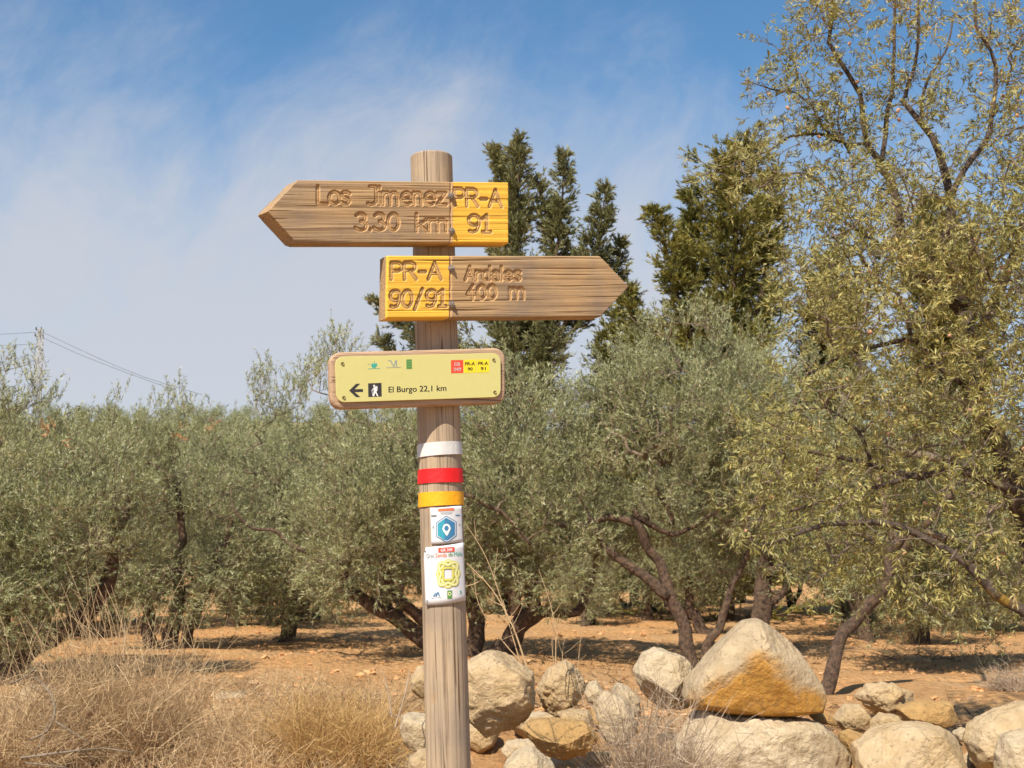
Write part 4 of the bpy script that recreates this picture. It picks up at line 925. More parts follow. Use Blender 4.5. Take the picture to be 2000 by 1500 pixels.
olive('olive tree directly behind the signpost with trunks splaying left along the soil', 850, 21,
      [([(880, 1275), (820, 1240), (760, 1200), (700, 1165), (675, 1140), (640, 1020)], .16, .04, 'trunk'), ([(880, 1275), (835, 1215), (760, 1150), (740, 1050)], .13, .04, 'limb'), ([(915, 1275), (930, 1200), (900, 1120), (850, 980)], .16, .05, 'trunk')],
      [ell(735, 760, 1150, 150, 21, 1.8, 1.2), ell(700, 900, 1190, 140, 20.4, 1.2, .8), ell(860, 730, 1150, 120, 21, 1.5, .8)], 4, 640, shoots([(655, 640, 720, 17), (625, 690, 770, 14), (690, 700, 780, 10)], 21, 8, rs_))
olive('olive tree right of the signpost whose forked trunk leans low over the soil', 960, 20.5,
      [([(960, 1275), (1005, 1245), (1030, 1190), (1035, 1120), (1025, 1060), (1010, 950)], .17, .05, 'trunk'), ([(990, 1255), (1030, 1215), (1080, 1200), (1120, 1188), (1160, 1120), (1170, 1040)], .10, .03, 'limb'),
       ([(905, 965, 19), (960, 985, 19), (1000, 1020, 19), (1030, 1060, 19)], .035, .02, 'limb')],
      [ell(1010, 690, 1130, 165, 20.5, 1.9, 1.4), ell(1080, 870, 1185, 130, 20, 1.2, .8), ell(940, 900, 1160, 90, 20, 1., .5)], 5, 700)
olive('tall olive tree with curving bare brown stems right of the small cream boulder', 1355, 19.5,
      [([(1352, 1300), (1335, 1225), (1308, 1170), (1290, 1110), (1255, 1045), (1215, 1018), (1130, 1024), (1060, 1015)], .110, .03, 'trunk'),
       ([(1372, 1275, 20), (1400, 1215, 20), (1440, 1130, 20), (1470, 1020, 20)], .075, .03, 'trunk'),
       ([(1305, 1165), (1265, 1130), (1215, 1095), (1178, 1068), (1150, 1010)], .09, .03, 'limb'), ([(1235, 1000), (1290, 1035), (1340, 1030), (1400, 1010)], .055, .02, 'limb'), ([(1270, 930), (1300, 985), (1305, 1020)], .03, .045, 'limb')],
      [ell(1330, 600, 1040, 190, 20.4, 1.8, 1.5), ell(1210, 700, 1060, 150, 20.6, 1.5, 1), ell(1440, 640, 1040, 130, 20.6, 1.6, .8), ell(1330, 950, 1120, 200, 21, 1., .5)], 6, 950)
olive('olive tree with the thickest upright trunk behind the peaked boulder', 1480, 25.5,
      [([(1478, 1235), (1488, 1170), (1492, 1110), (1492, 1050), (1500, 950)], .20, .07, 'trunk'), ([(1495, 1120), (1540, 1100), (1600, 1088), (1640, 1055), (1690, 1000)], .14, .05, 'limb'), ([(1490, 1195), (1520, 1160), (1545, 1120), (1560, 1040)], .08, .04, 'limb')],
      [ell(1520, 650, 1090, 170, 26, 2., 1.3), ell(1640, 700, 1120, 150, 26.5, 1.8, 1)], 7, 620)
olive('olive tree with a slim trunk slanting up to the right of the peaked boulder', 1600, 15.5,
      [([(1603, 1340), (1640, 1265), (1685, 1185), (1720, 1140), (1745, 1100), (1790, 1000)], .088, .045, 'trunk'), ([(1715, 1145), (1780, 1060), (1850, 960)], .06, .03, 'limb')],
      [ell(1800, 720, 1130, 190, 18.5, 1.6, 1.2), ell(1790, 980, 1215, 150, 18.5, .9, .7), ell(1930, 800, 1215, 140, 18.5, 1.3, .8)], 8, 800)
# far and middle rows: copies of the built trees
def copy_tree(src, loc, rz, sc, label, group, parts=('trunk', 'limb', 'branches', 'foliage', 'twigs')):
    c_ = src.copy(); C.objects.link(c_); c_.location = loc; c_.rotation_euler = (0, 0, rz); c_.scale = (sc, sc, sc); c_['label'] = label; c_['group'] = group
    for ch in src.children:
        if ch.name.split('.')[0] in parts: d_ = ch.copy(); C.objects.link(d_); d_.parent = c_
    return c_
MID = [(-2, 1688, 24.5, .62, 1.9, 'low bushy olive tree with a thin dark stem far right behind the soil'), (1, 1792, 24, .60, .6, 'low olive tree with foliage down to the ground beside the thin dark stem'), (4, 1385, 27, .75, 2.4, 'dark olive tree seen between the bare stems and the thick trunk'),
       (2, 1270, 33, .95, .9, 'olive tree deep in shade behind the bare brown stems'), (5, 1130, 36, .95, 3.5, 'olive tree in the back row right of the signpost'), (0, 980, 40, 1., 5.1, 'olive tree in the far row straight behind the leaning forked trunk'),
       (1, 760, 37, 1., 2.8, 'olive tree in the far row left of the signpost'), (1, 600, 33, 1., 4.0, 'olive tree in the back row above the sunlit soil on the left'), (0, 440, 36, .9, 1.2, 'olive tree in the back row behind the stubby trunks'),
       (1, 230, 31, .9, 2.2, 'olive tree in the back row between the two leftmost olives'), (1, 180, 27, .92, 3.0, 'olive tree in the middle row filling the gap right of the leftmost olive'), (1, 455, 29, .95, 1.9, 'olive tree in the middle row between the stubby trunks and the bare branch'), (0, 90, 29, .95, 3.9, 'olive tree in the back row behind the curved left limb'), (5, 1550, 37, 1., .3, 'olive tree in the far row behind the thickest trunk'),
       (3, 1720, 38, 1., 2.7, 'olive tree in the far row at the right'), (1, 1880, 33, 1., 5.6, 'olive tree in the back row near the right edge'), (2, 2020, 27, .9, 4.6, 'olive tree cut by the right edge behind the almond branches'),
       (1, -80, 25, .9, 5.2, 'olive tree just cut by the left edge in the middle row'), (0, 1380, 45, 1.1, .2, 'olive tree farthest back in the gap beside the bare stems')]
for si, px, Y, sc, rz, lb in MID:
    p_ = gbase(px, 1150, Y); copy_tree(OL[si], p_, rz, sc, lb, OG)
for si, px, Y, sc, rz, lb in ((1, 1655, 30, .58, 1.1, 'low fuzzy green olive regrowth between the thickest trunk and the slanting trunk'), (3, 1145, 31, .55, 4.4, 'dark low olive regrowth behind the low leaning fork'),
       (2, 1895, 28, .55, 2.0, 'low olive regrowth near the right edge above the grey scrub'), (6, 520, 30, .55, .4, 'low olive regrowth above the sunlit soil on the left'), (0, 1300, 38, .6, 2.2, 'dark low olive regrowth between the bare brown stems')):
    p_ = gbase(px, 1150, Y); p_[2] -= .45; copy_tree(OL[si], p_, rz, sc, lb, 'low olive regrowth')
k = 0
FAR = []
for row, Y in enumerate((46, 54, 62, 71, 81, 92, 104, 118, 134, 152, 172, 194, 218, 244)):
    for px in np.arange(-60, (2060 if Y < 80 else 900), 6.6/Y*FPX):
        FAR.append((px+rng.normal()*25*60/Y, Y+rng.normal()*1.3))
for px, Y in FAR:
    x_ = (px-1000)/FPX*Y; p_ = (x_, Y, float(H(x_, Y))-.1)
    copy_tree(OL[k % 2 if px < 1000 else k % 7], p_, rng.random()*6.28, rng.uniform(.95, 1.15), 'olive tree in the rows climbing the hillside behind the grove' if Y > 60 else 'olive tree in the rearmost rows of the level grove',
              'olive trees on the hillside' if Y > 60 else 'olive trees in the rearmost rows', ('trunk', 'foliage') if Y < 90 else ('foliage',)); k += 1

# ------------------------------------------------------------------ conifers
def conifer(label, bpx, Y, leaders, seed, mat, n_side, wide, upr=(.1, .6)):
    """leaders: [(path px list, base half width px, top half width px)]"""
    rg = np.random.default_rng(seed); b_ = gbase(bpx, 1180, Y); root = thing('conifer_tree', b_, label, 'tree', 'conifers behind the grove')
    P_, D_, L_ = [], [], []; br = Buf(); px2m = Y/FPX
    for li, (pp, w0, w1) in enumerate(leaders):
        wp = [at(x_, y_, Y+dy) for x_, y_, dy in pp]; path = smooth_path(wp, .25); L = len(path)
        if li == 0: path[0, 2] = b_[2]-.1
        V_, F_ = tube(path, np.linspace(.20 if li == 0 else .09, .015, L), 8, True, .1, seed)
        mesh('trunk' if li == 0 else 'leader', V_, F_, M['bark'], root)
        tot = sum(np.linalg.norm(path[i+1]-path[i]) for i in range(L-1))
        nb = int(n_side*tot*1.55)
        for k_ in range(nb):
            t_ = rg.random()**.9; i_ = min(L-2, int(t_*(L-1))); o_ = path[i_]; wd = (w0*(1-t_)**(.55 if li == 0 and upr[0] < .1 else .85)+w1)*px2m
            irr = rg.uniform(.3, 1.0)+.6*rg.random()**4
            ln = wd*irr*rg.uniform(.45, 1.1); az_ = rg.random()*6.283; upf = rg.uniform(*upr)+.5*t_
            d_ = unit(np.array([math.cos(az_), math.sin(az_), upf])); d2 = unit(d_*np.array([1, 1, .2])+np.array([0, 0, .5]))
            m_ = o_+d_*ln*.6; e_ = m_+unit(d_+d2*.8)*ln*.5
            V_, F_ = tube([o_, m_, e_], [.028*wd/1.5+.006, .016, .006], 4, False); br.add(V_, F_)
            ns_ = int(4+ln*11)
            for s_ in range(ns_):
                u_ = rg.uniform(.12, 1); c_ = o_+(m_-o_)*min(1, u_/.6) if u_ < .6 else m_+(e_-m_)*(u_-.6)/.4
                P_.append(c_+rg.normal(size=3)*.05); D_.append(unit(d_*.75+d2*.6+rg.normal(size=3)*.42)); L_.append(rg.uniform(.2, .5)*(.55+.5*min(1, wd)))
    P_, D_, L_ = np.array(P_), np.array(D_), np.array(L_)
    mesh('branches', *br.get(), M['bark'], root)
    V_, F_, rn = leaf_quads(P_, D_, L_, 13, .15, .040, .42, 0, rg, True)
    rn = np.clip(rn*.5+np.repeat(rg.random(len(P_)), 13)*.5, 0, 1)
    mesh('foliage', V_, F_, mat, root, smooth=False, attrs={'rnd': ('FLOAT', 'FACE', rn)})
    print('conifer sprays', len(P_)); return root
conifer('ragged grey-green conifer with several spires rising above the arrow boards', 1010, 36,
        [([(1005, 1180, 0), (1008, 800, 0), (1010, 500, 0), (1013, 262, 0)], 175, 5), ([(1000, 760, .5), (985, 560, .5), (985, 400, .5), (962, 282, .5)], 55, 3), ([(1020, 760, 0), (1075, 560, 0), (1095, 430, 0), (1103, 292, 0)], 65, 6),
         ([(1030, 760, -.5), (1120, 600, -.5), (1165, 480, -.5), (1184, 362, -.5)], 80, 5), ([(1090, 520, .3), (1062, 400, .3), (1046, 335, .3)], 18, 6), ([(960, 780, 0), (850, 690, 0), (790, 640, 0), (725, 585, 0)], 95, 8), ([(1120, 640, 0), (1190, 560, 0), (1215, 465, 0)], 50, 9), ([(950, 800, .5), (800, 720, .5), (735, 655, .5)], 50, 10)], 5, M['cypress_grey'], 17, 1)
con2 = conifer('dense dark green conifer with a single peak right of the lower arrow board', 1420, 33,
        [([(1420, 1180, 0), (1425, 800, 0), (1436, 500, 0), (1447, 275, 0)], 225, 9), ([(1410, 800, -.4), (1330, 600, -.4), (1300, 480, -.4), (1275, 405, -.4)], 85, 8), ([(1440, 740, 0), (1490, 560, 0), (1505, 400, 0), (1500, 335, 0)], 70, 9), ([(1400, 700, .5), (1355, 520, .5), (1350, 360, .5)], 60, 8), ([(1330, 760, 0), (1250, 640, 0), (1215, 560, 0)], 70, 8)], 6, M['cypress'], 20, 1, (0., .5))
for px, Y, sc, rz, lb in ((1640, 36, .82, 1.4, 'dark conifer mostly hidden behind the left almond branches'), (1870, 38, .98, 4.0, 'conifer showing greyish through the almond crown near the right edge'), (1238, 40, .74, 2.6, 'low conifer filling the gap between the spired and the peaked conifer')):
    p_ = gbase(px, 1150, Y); copy_tree(con2, p_, rz, sc, lb, 'conifers behind the grove', ('trunk', 'leader', 'branches', 'foliage'))

# ------------------------------------------------------------------ the almond tree
AY = 9.6
rg = np.random.default_rng(77)
ab = gbase(2120, 1400, AY)
def ap(l, dy=0): return px_path([(x_, y_, AY+dy+(q[0] if q else 0)) for x_, y_, *q in l], .1)
T0 = ap([(2120, 1500), (2085, 1300), (2040, 1120), (1985, 960), (1930, 820), (1900, 700), (1885, 600)]); T0[0][2] = float(ab[2])-.1
trunks = [(T0, .13, .055, 'trunk', M['almond_bark']),
  (ap([(2085, 1290), (2040, 1215), (2000, 1192), (1935, 1155), (1880, 1090), (1830, 1055), (1760, 1022), (1700, 1017), (1640, 1028), (1570, 1048), (1500, 1068)], -.95), .040, .010, 'limb', M['lichen_bark']),
  (ap([(1885, 600), (1865, 530), (1838, 470), (1852, 400), (1845, 330), (1825, 260), (1795, 222), (1768, 190)]), .05, .02, 'limb', M['almond_bark']),
  (ap([(1885, 620), (1840, 560), (1790, 530), (1762, 480), (1755, 400), (1745, 345), (1722, 318)], .3), .048, .028, 'limb', M['almond_bark']),
  (ap([(1722, 318), (1698, 288), (1688, 240), (1672, 180), (1650, 140), (1632, 105), (1618, 75), (1630, 20), (1628, -40)], .3), .026, .010, 'limb', M['almond_bark']),
  (ap([(1722, 318), (1732, 260), (1733, 180), (1745, 110), (1752, 40), (1760, -30)], .3), .020, .010, 'limb', M['almond_bark']),
  (ap([(1690, 280), (1662, 284), (1630, 268), (1603, 235), (1580, 200), (1545, 175), (1500, 168), (1455, 150)], .3), .016, .004, 'limb', M['almond_bark']),
  (ap([(1640, 268), (1598, 262), (1545, 262), (1500, 285), (1440, 312), (1395, 325)], .3), .014, .004, 'limb', M['almond_bark']),
  (ap([(1720, 480), (1640, 420), (1600, 360), (1560, 330), (1500, 345)], .2), .015, .004, 'limb', M['almond_bark']),
  (ap([(1660, 300), (1640, 240), (1640, 175)], .35), .010, .004, 'limb', M['almond_bark']),
  (ap([(1768, 190), (1790, 120), (1785, 50), (1795, -20)]), .016, .008, 'limb', M['almond_bark']),
  (ap([(1850, 400), (1880, 340), (1925, 250), (1950, 120), (1915, 50), (1900, -30)], -.2), .024, .009, 'limb', M['almond_bark']),
  (ap([(1800, 222), (1815, 150), (1840, 90), (1860, 30)], -.1), .014, .006, 'limb', M['almond_bark']),
  (ap([(1900, 700), (1950, 560), (2010, 420), (2060, 260), (2040, 90)], .2), .04, .012, 'limb', M['almond_bark']),
  (ap([(1895, 760), (1820, 700), (1778, 658), (1700, 672), (1640, 692), (1580, 730)], .1), .030, .006, 'limb', M['almond_bark']),
  (ap([(1778, 658), (1775, 610), (1755, 570), (1700, 540), (1610, 530)], .1), .018, .006, 'limb', M['almond_bark']),
  (ap([(1985, 960), (1920, 935), (1850, 905), (1790, 925), (1700, 900), (1600, 880), (1500, 870)], -.3), .034, .008, 'limb', M['almond_bark']),
  (ap([(1700, 900), (1680, 840), (1600, 790), (1520, 800)], -.4), .014, .006, 'limb', M['almond_bark']),
  (ap([(1790, 930), (1720, 950), (1640, 960), (1560, 985), (1480, 1010)], -.6), .018, .005, 'limb', M['almond_bark']),
  (ap([(1990, 960), (2010, 850), (2040, 700)], .5), .05, .02, 'limb', M['almond_bark'])]
# foliage is spread where the crown is seen: sparse and open above, denser below
def dens(x_, y_):
    edge = np.interp(y_, [-60, 40, 150, 260, 330, 420, 520, 640, 760, 880, 1000, 1080, 1140, 1200], [1510, 1490, 1450, 1480, 1395, 1560, 1500, 1540, 1520, 1430, 1400, 1450, 1640, 1760])
    if x_ < edge: return 0
    d_ = np.interp(y_, [-60, 260, 340, 480, 700, 900, 1060, 1120, 1200], [.22, .22, .46, .95, .72, .62, .5, .3, .1])
    if y_ < 330 and x_ > 1880: d_ += .12
    return d_*min(1, .35+(x_-edge)/160)
pts = []
while len(pts) < 1250:
    x_, y_ = rg.uniform(1380, 2160), rg.uniform(-80, 1200)
    lump = .5+.5*float(noise(np.array([x_/55., y_/55., 1.]), 4))
    if rg.random() < dens(x_, y_)*(.25+1.1*lump): pts.append(at(x_, y_, AY+rg.normal()*(.75 if y_ > 330 else .4)-.0))
# keep the open top tied to its limbs
pts = np.array(pts)
spine = np.concatenate([t_[0] for t_ in trunks[2:]]); 
near = np.array([spine[np.argmin(np.linalg.norm(spine-p_, axis=1))] for p_ in pts]); dist = np.linalg.norm(near-pts, axis=1)
hi = pts[:, 2] > at(1700, 330, AY)[2]; f_ = np.where(hi, np.minimum(1, .34/np.maximum(dist, .01)), np.minimum(1, 1.0/np.maximum(dist, .01)))
pts = near+(pts-near)*f_[:, None]
sk_pts = np.concatenate([t_[0][len(t_[0])//3:] for t_ in trunks[3:]]); sk_pts = sk_pts[rg.random(len(sk_pts)) < .5]+rg.normal(size=(1, 3))*0
arms = np.concatenate([np.repeat(t_[0][len(t_[0])//4:], 3, 0) for t_ in (trunks[6], trunks[7], trunks[8], trunks[4], trunks[9])])
arms = arms[rg.random(len(arms)) < .62]; near = np.concatenate([near, arms]); pts = np.concatenate([pts, arms+rg.normal(size=arms.shape)*.085])
dirs = unit(pts-near+rg.normal(size=pts.shape)*.2)
alm, (AN, _) = tree('almond_tree', 'airy almond tree with yellowing leaves filling the right side of the photo', 'tree', ab, trunks, [], 0, 5, 14, .056, .0115, M['almond'], M['almond_bark'], 13,
              extra=(pts, dirs), tl=.17, upb=.12, tip=.0034, expo=2.2, droop=.08, lm=M['almond_twig'], trunk_rough=.10)
hv, hf = ico(1); hv = hv*np.array([.015, .012, .021])
hm = None
for k in range(70):
    p_ = pts[rg.integers(0, len(pts))]+rg.normal(size=3)*.06
    if hm is None:
        o_ = mesh('almond', hv, hf, M['husk']); hm = o_.data; o_.parent = alm
    else: o_ = bpy.data.objects.new('almond', hm); C.objects.link(o_); o_.parent = alm
    o_.location = tuple(p_-wloc(alm)); o_.rotation_euler = tuple(rg.random(3)*3)
# russet dead sprays in two olives
for px, py, Y, par_ in ((105, 840, 16.1, OL[0]), (347, 847, 21.3, OL[1]), (415, 830, 22.2, OL[1])):
    c_ = at(px, py, Y); P_ = c_+rg.normal(size=(5, 3))*.06; V_, F_, rn = leaf_quads(P_, unit(rg.normal(size=(5, 3))), np.full(5, .12), 9, .08, .018, rg=rg)
    mesh('dead_leaves', V_, F_, M['russet'], par_, smooth=False, attrs={'rnd': ('FLOAT', 'FACE', rn)})

# ------------------------------------------------------------------ dry grass and scrub
def straw(name, cols, patch):
    m, b = material(name); r = b.n('ShaderNodeAttribute', attribute_name='rnd'); t = b.n('ShaderNodeTexCoord')
    nz = b.n('ShaderNodeTexNoise', {'Vector': (t, 3), 'Scale': patch, 'Detail': 3.0})
    f = b.math('ADD', b.math('MULTIPLY', (r, 2), .6), b.math('MULTIPLY', b.math('SUBTRACT', nz, .3), .9), clamp=True)
    c = b.ramp(f, cols); p = b.n('ShaderNodeBsdfPrincipled', {'Base Color': c, 'Roughness': .8, 'Specular IOR Level': .15}); tr = b.n('ShaderNodeBsdfTranslucent', {0: c})
    out(b, b.n('ShaderNodeMixShader', {0: .22, 1: p, 2: tr})); return m
M['straw'] = straw('dry_grass', [(0, (.17, .10, .05)), (.35, (.44, .295, .16)), (.7, (.70, .50, .28)), (1, (.85, .68, .44))], 2.2)
M['gold'] = straw('golden_grass', [(0, (.26, .14, .05)), (.4, (.52, .32, .12)), (.75, (.68, .46, .20)), (1, (.70, .53, .28))], 2.)
M['greytwig'] = straw('grey_twigs', [(0, (.28, .20, .13)), (.5, (.50, .38, .265)), (1, (.70, .57, .43))], 2.)
def blades(base, d, L, wdt, bend, rg, seg=3, twig=0):
    """curved ribbons. base,d (N,3)"""
    n_ = len(base); bd = rg.normal(size=(n_, 3)); bd[:, 2] -= .4; bd = unit(bd)*bend
    side = unit(np.cross(d, rg.normal(size=(n_, 3)))); V_ = []
    for k in range(seg+1):
        t_ = k/seg; p_ = base+d*(L*t_)[:, None]+bd*(L*t_*t_)[:, None]; w_ = (wdt*(1-.75*t_))[:, None]*side
        V_ += [p_-w_, p_+w_]
    V_ = np.stack(V_, 1); K = 2*(seg+1); q = np.array([(2*k, 2*k+1, 2*k+3, 2*k+2) for k in range(seg)])
    F_ = (np.arange(n_)[:, None, None]*K+q[None]).reshape(-1, 4); return V_.reshape(-1, 3), F_, np.repeat(rg.random(n_), seg)
def scrub(name, label, cat, bases, L, mat, spread, rg, up=1., side=4, w_=.0016, group=None, kind=None, bend=.35):
    """stems with side twigs"""
    n_ = len(bases); d = unit(rg.normal(size=(n_, 3))*np.array([1, 1, .3])*spread+np.array([0, 0, up])); d[:, 2] = np.abs(d[:, 2])
    Ls = L*rg.uniform(.5, 1.15, n_); parts_ = [blades(bases, d, Ls, w_*rg.uniform(.5, 1.9, n_), bend, rg)]
    if side:
        B_ = np.repeat(bases, side, 0); D_ = np.repeat(d, side, 0); LL = np.repeat(Ls, side); t_ = rg.uniform(.15, .95, len(B_))
        sb = B_+D_*(LL*t_)[:, None]; sd = unit(D_*.5+rg.normal(size=D_.shape)*.7+np.array([0, 0, .15])); parts_.append(blades(sb, sd, LL*rg.uniform(.12, .4, len(B_)), np.full(len(B_), w_*.75), bend, rg, 2))
    V_ = np.concatenate([p_[0] for p_ in parts_]); off = len(parts_[0][0]); F_ = np.concatenate([parts_[0][1]]+[p_[1]+off for p_ in parts_[1:]]); rn = np.concatenate([p_[2] for p_ in parts_])
    org = bases.mean(0)
    o_ = mesh(name, V_, F_, mat, None, smooth=False, attrs={'rnd': ('FLOAT', 'FACE', rn)}, origin=org); return tag(o_, label, cat, group, kind)
def on_bank(px_lo, px_hi, y_lo, y_hi, n, rg, f=None):
    out_ = []
    while len(out_) < n:
        Y_ = rg.uniform(y_lo, y_hi); px = rg.uniform(px_lo, px_hi)
        if f and rg.random() > f(px, Y_): continue
        x_ = (px-1000)/FPX*Y_; out_.append((x_, Y_))
    a_ = np.array(out_); return np.column_stack([a_, H(a_[:, 0], a_[:, 1])-.01])
rg = np.random.default_rng(9)
scrub('dry_grass', 'matted dry grass covering the bank on the left and between the rocks', 'grass', on_bank(-100, 850, 4.6, 9.9, 11000, rg), .20, M['straw'], .9, rg, .8, 3, .0017, kind='stuff', bend=.5)
scrub('dry_grass', 'thin dry grass tufts between and in front of the rocks on the right', 'grass', on_bank(850, 2100, 4.8, 7.6, 2600, rg), .15, M['straw'], .9, rg, .9, 2, .0015, kind='stuff', bend=.5)
lit = []
while len(lit) < 7500:
    y_ = rg.uniform(9.5, 44); x_ = rg.uniform(-.5, .5)*y_
    if noise(np.array([x_*.35, y_*.9, 3.]), 8)+.3*noise(np.array([x_*1.4, y_*2.4, 3.]), 9) > .26: lit.append((x_, y_))
lit = np.array(lit); lit = np.column_stack([lit, H(lit[:, 0], lit[:, 1])])
M['litter'] = straw('leaf_litter', [(0, (.07, .042, .024)), (.6, (.17, .11, .06)), (1, (.40, .29, .18))], 1.)
scrub('leaf_litter', 'dead twigs, weeds and leaves lying in patches on the orange soil', 'litter', lit, .17, M['litter'], 1.6, rg, .30, 3, .0065, kind='stuff', bend=.6)
def mound(px, Y, rpx, n, rg):
    a_ = rg.random(n)*6.283; r_ = np.sqrt(rg.random(n)); x0 = (px-1000)/FPX*Y; rr_ = rpx*Y/FPX; x_ = x0+np.cos(a_)*r_*rr_; y_ = Y+np.sin(a_)*r_*rr_*.8; return np.column_stack([x_, y_, H(x_, y_)-.01])
DG = 'dry bushes on the bank'
scrub('dry_bush', 'tall pinkish dry bush on the left with long straws standing out', 'bush', mound(240, 6.8, 120, 1150, rg), .62, M['straw'], .62, rg, 1., 7, .0017, DG, bend=.3)
scrub('dry_bush', 'low tangled dry bush in the bottom left corner among bare sticks', 'bush', mound(20, 6.2, 110, 1000, rg), .46, M['straw'], .9, rg, .9, 6, .0018, DG, bend=.4)
scrub('dry_bush', 'rounded golden dry bush left of the signpost', 'bush', mound(670, 6.6, 95, 1300, rg), .40, M['gold'], .75, rg, 1., 7, .0015, DG, bend=.35)
scrub('dry_bush', 'faded dry bush between the pinkish one and the golden one', 'bush', mound(480, 6.7, 95, 600, rg), .34, M['straw'], .95, rg, .8, 6, .0015, DG, bend=.5)
scrub('dry_bush', 'small ochre dry bush at the bottom edge under the golden one', 'bush', mound(590, 5.6, 90, 800, rg), .30, M['gold'], .9, rg, .8, 6, .0014, DG, bend=.5)
scrub('dry_bush', 'grey upright twiggy bush in front of the wide pale rock', 'bush', mound(1262, 6.5, 50, 620, rg), .66, M['greytwig'], .42, rg, 1., 3, .0020, DG, bend=.18)
scrub('dry_bush', 'wispy straw bush at the foot of the blocky boulder', 'bush', mound(960, 5.6, 70, 420, rg), .34, M['straw'], .8, rg, .9, 4, .0014, DG, bend=.4)
scrub('dry_bush', 'thin dry bush beside the wide pale rock at the bottom', 'bush', mound(1190, 5.7, 60, 420, rg), .32, M['straw'], .8, rg, .9, 4, .0014, DG, bend=.4)
scrub('dry_bush', 'small grey scrub on the soil near the right edge', 'bush', mound(1975, 15.5, 60, 700, rg), .34, M['greytwig'], .9, rg, .8, 5, .0028, DG, bend=.4)
# tall straws, each its own stalk
SG = 'tall dry stalks'
def stalk(pp, r0, label, side=5, mat='straw', group=SG):
    path = smooth_path([at(*q) for q in pp], .04); V_, F_ = tube(path, np.linspace(r0, r0*.4, len(path)), 5, False); bf = Buf(); bf.add(V_, F_)
    for _ in range(side):
        i_ = rg.integers(len(path)//4, len(path)-2); d_ = unit(path[i_+1]-path[i_]+rg.normal(size=3)*.04); d_ = unit(unit(path[i_+1]-path[i_])+rg.normal(size=3)*.6)
        L_ = rg.uniform(.04, .14); V_, F_ = tube([path[i_], path[i_]+d_*L_*.5, path[i_]+d_*L_+np.array([0, 0, .01])], [r0*.5, r0*.4, r0*.25], 4, False); bf.add(V_, F_)
    V_, F_ = bf.get(); rn = np.full(len(F_), .8)
    o_ = mesh('dry_stalk', V_, F_, M[mat], None, attrs={'rnd': ('FLOAT', 'FACE', rn)}, origin=tuple(path[0])); return tag(o_, label, 'stalk', group)
stalk([(1028, 1300, 5.6), (1000, 1220, 5.6), (960, 1150, 5.6), (912, 1100, 5.6)], .0045, 'thick pale stalk leaning left from the blocky boulder to the lower sticker', 8)
stalk([(1015, 1290, 5.7), (985, 1190, 5.7), (950, 1090, 5.7), (908, 1020, 5.7)], .003, 'long thin stalk crossing to the hexagon sticker', 4)
stalk([(1025, 1300, 5.8), (980, 1250, 5.8), (935, 1180, 5.8), (925, 1110, 5.8)], .003, 'curved stalk rising beside the lower sticker', 4)
stalk([(1085, 1300, 6.6), (1085, 1240, 6.6), (1075, 1180, 6.6), (1052, 1112, 6.6)], .003, 'upright stalk right of the blocky boulder bending left at its top', 5)
stalk([(1098, 1300, 6.7), (1100, 1260, 6.7), (1106, 1235, 6.7)], .0022, 'short straight stalk above the craggy diamond-shaped stone', 2)
stalk([(1128, 1310, 6.7), (1132, 1270, 6.7), (1136, 1230, 6.7)], .0022, 'short stalk above the right side of the craggy stone', 2)
stalk([(1082, 1300, 6.6), (1078, 1260, 6.6), (1080, 1215, 6.6)], .0022, 'short stalk standing close to the upright bent one', 1)
stalk([(772, 1420, 5.9), (790, 1360, 5.9), (802, 1310, 5.9)], .0045, 'whitish dry stick leaning toward the signpost from the golden bush', 3, 'greytwig')
stalk([(765, 1400, 6.1), (758, 1350, 6.1), (748, 1310, 6.1)], .004, 'whitish dry stick leaning left out of the golden bush', 2, 'greytwig')
stalk([(242, 1290, 6.9), (243, 1250, 6.9), (244, 1215, 6.9)], .005, 'short dark upright stick behind the pinkish bush', 1, 'greytwig')
wh = 0
for k in range(46):
    x_ = rg.normal(225, 75); l_ = rg.uniform(70, 190); ln_ = rg.normal(0, 45); y0 = rg.uniform(1270, 1330); Y_ = rg.uniform(6.4, 7.2)
    stalk([(x_, y0, Y_), (x_+ln_*.35, y0-l_*.5, Y_), (x_+ln_, y0-l_, Y_)], .0019, 'slender straw standing out of the pinkish bush on the left', 2, group='straws of the pinkish bush')
# fallen bleached branches, bottom left
def stick(pp, r0, label):
    r0 *= .62
    path = smooth_path([at(*q) for q in pp], .03); V_, F_ = tube(path, np.linspace(r0, r0*.45, len(path)), 7, True, .15, 3)
    return tag(mesh('fallen_branch', V_, F_, M['dead_wood'], None, origin=tuple(path[0])), label, 'branch', 'bleached branches in the bottom left corner')
stick([(60, 1445, 5.9), (95, 1425, 5.8), (107, 1390, 5.8), (98, 1355, 5.9), (72, 1325, 6.1), (55, 1325, 6.2)], .009, 'bleached branch curving like a hook in the bottom left corner')
stick([(20, 1335, 6.0), (55, 1318, 6.0), (82, 1290, 6.0)], .008, 'pale branch end poking up beside the left olive trunk')
stick([(40, 1480, 5.6), (120, 1470, 5.6), (200, 1462, 5.7), (260, 1470, 5.7)], .010, 'long bleached branch lying along the bottom left edge')
stick([(110, 1410, 5.7), (150, 1435, 5.7), (175, 1450, 5.7)], .007, 'short bleached branch sloping down right of the hooked one')
stick([(50, 1490, 5.4), (90, 1494, 5.4), (130, 1499, 5.4)], .007, 'bleached twig at the very bottom left')
stick([(70, 1475, 5.5), (82, 1440, 5.5), (100, 1400, 5.6)], .005, 'thin bleached twig crossing the hooked branch')

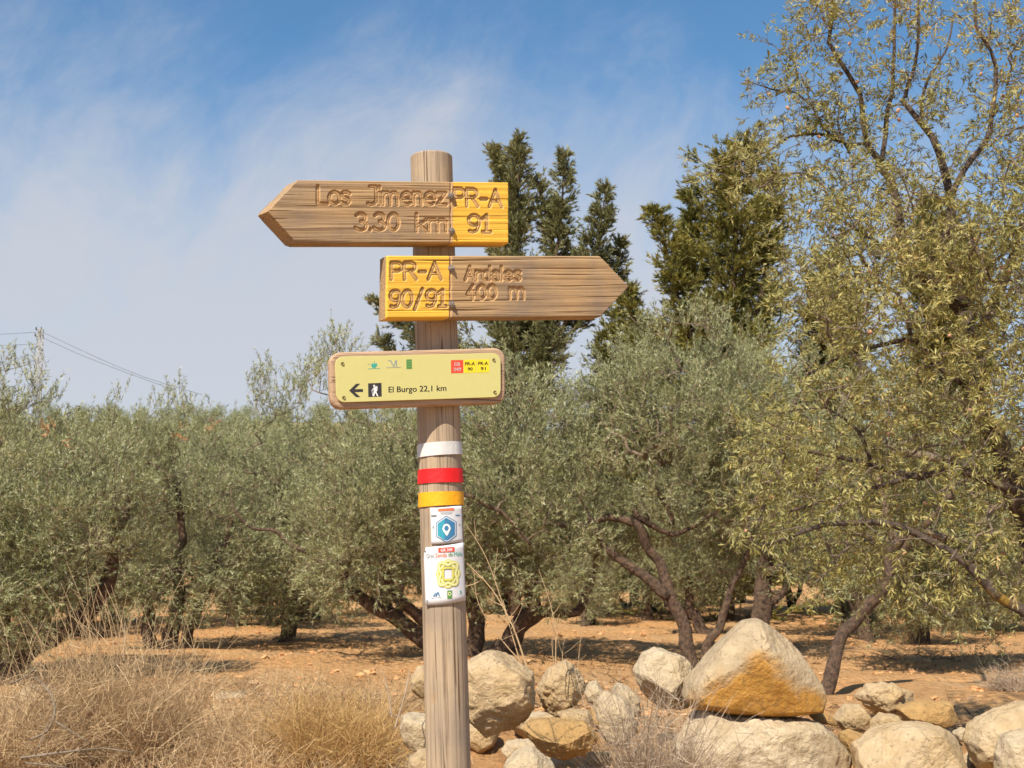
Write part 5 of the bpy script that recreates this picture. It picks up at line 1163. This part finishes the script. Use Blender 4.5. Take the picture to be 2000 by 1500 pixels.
# ------------------------------------------------------------------ power line on the hill
PYD = 235.
pb = at(75, 760, PYD); pt_ = at(76, 643, PYD); pz = float(H(pb[0], PYD)); k_ = PYD/FPX
pp_ = thing('power_pole', (pb[0], PYD, pz), 'grey lattice power pole with two crossarms on the hilltop', 'pole')
bf = Buf(); hgt_ = pt_[2]-pz; n_ = 14
for sx, sy in ((-1, -1), (1, -1), (1, 1), (-1, 1)):
    V_, F_ = tube([(pb[0]+sx*.55, PYD+sy*.5, pz), (pb[0]+sx*.28, PYD+sy*.28, pt_[2])], .10, 4); bf.add(V_, F_)
for k in range(n_):
    z0, z1 = pz+hgt_*k/n_, pz+hgt_*(k+1)/n_; w0, w1 = .55-.27*k/n_, .55-.27*(k+1)/n_; s_ = 1 if k % 2 else -1
    for yy in (-1, 1): V_, F_ = tube([(pb[0]-s_*w0, PYD+yy*w0, z0), (pb[0]+s_*w1, PYD+yy*w1, z1)], .07, 4); bf.add(V_, F_)
mesh('lattice_mast', *bf.get(), M['pole'], pp_)
for yy, hw in ((644, 6), (656, 8)):
    c_ = at(76, yy, PYD); V_, F_ = tube([c_-np.array([hw*k_, 0, 0]), c_+np.array([hw*k_, 0, 0])], .13, 4); arm = mesh('crossarm', V_, F_, M['pole'], pp_)
    for s_ in (-1, 1):
        e_ = c_+np.array([s_*hw*k_*.85, -.1, .25]); V_, F_ = tube([e_-np.array([0, 0, .25]), e_+np.array([0, 0, .25])], .14, 6); mesh('insulator', V_, F_, M['cable'], arm)
def cable(pp, label):
    path = smooth_path([at(*q) for q in pp], 6.); V_, F_ = tube(path, .036, 4, False)
    return tag(mesh('power_cable', V_, F_, M['cable'], None, origin=tuple(path[0])), label, 'cable', 'overhead power cables')
cable([(84, 649, PYD), (180, 694, 225), (280, 736, 215), (395, 771, 205)], 'upper power cable sagging right from the pole')
cable([(84, 660, PYD), (150, 690, 228), (250, 729, 218), (345, 763, 209)], 'lower power cable sagging right from the pole')
cable([(70, 649, PYD), (0, 653, 236), (-120, 652, 238)], 'upper power cable running left from the pole')
cable([(70, 672, PYD), (0, 675, 236), (-120, 674, 238)], 'faint lower power cable running left from the pole')
nt = sum(len(o.data.loops)-2*len(o.data.polygons) for o in {o.data.name: o for o in bpy.data.objects if o.type == 'MESH'}.values())
print('triangles (unique)', nt)
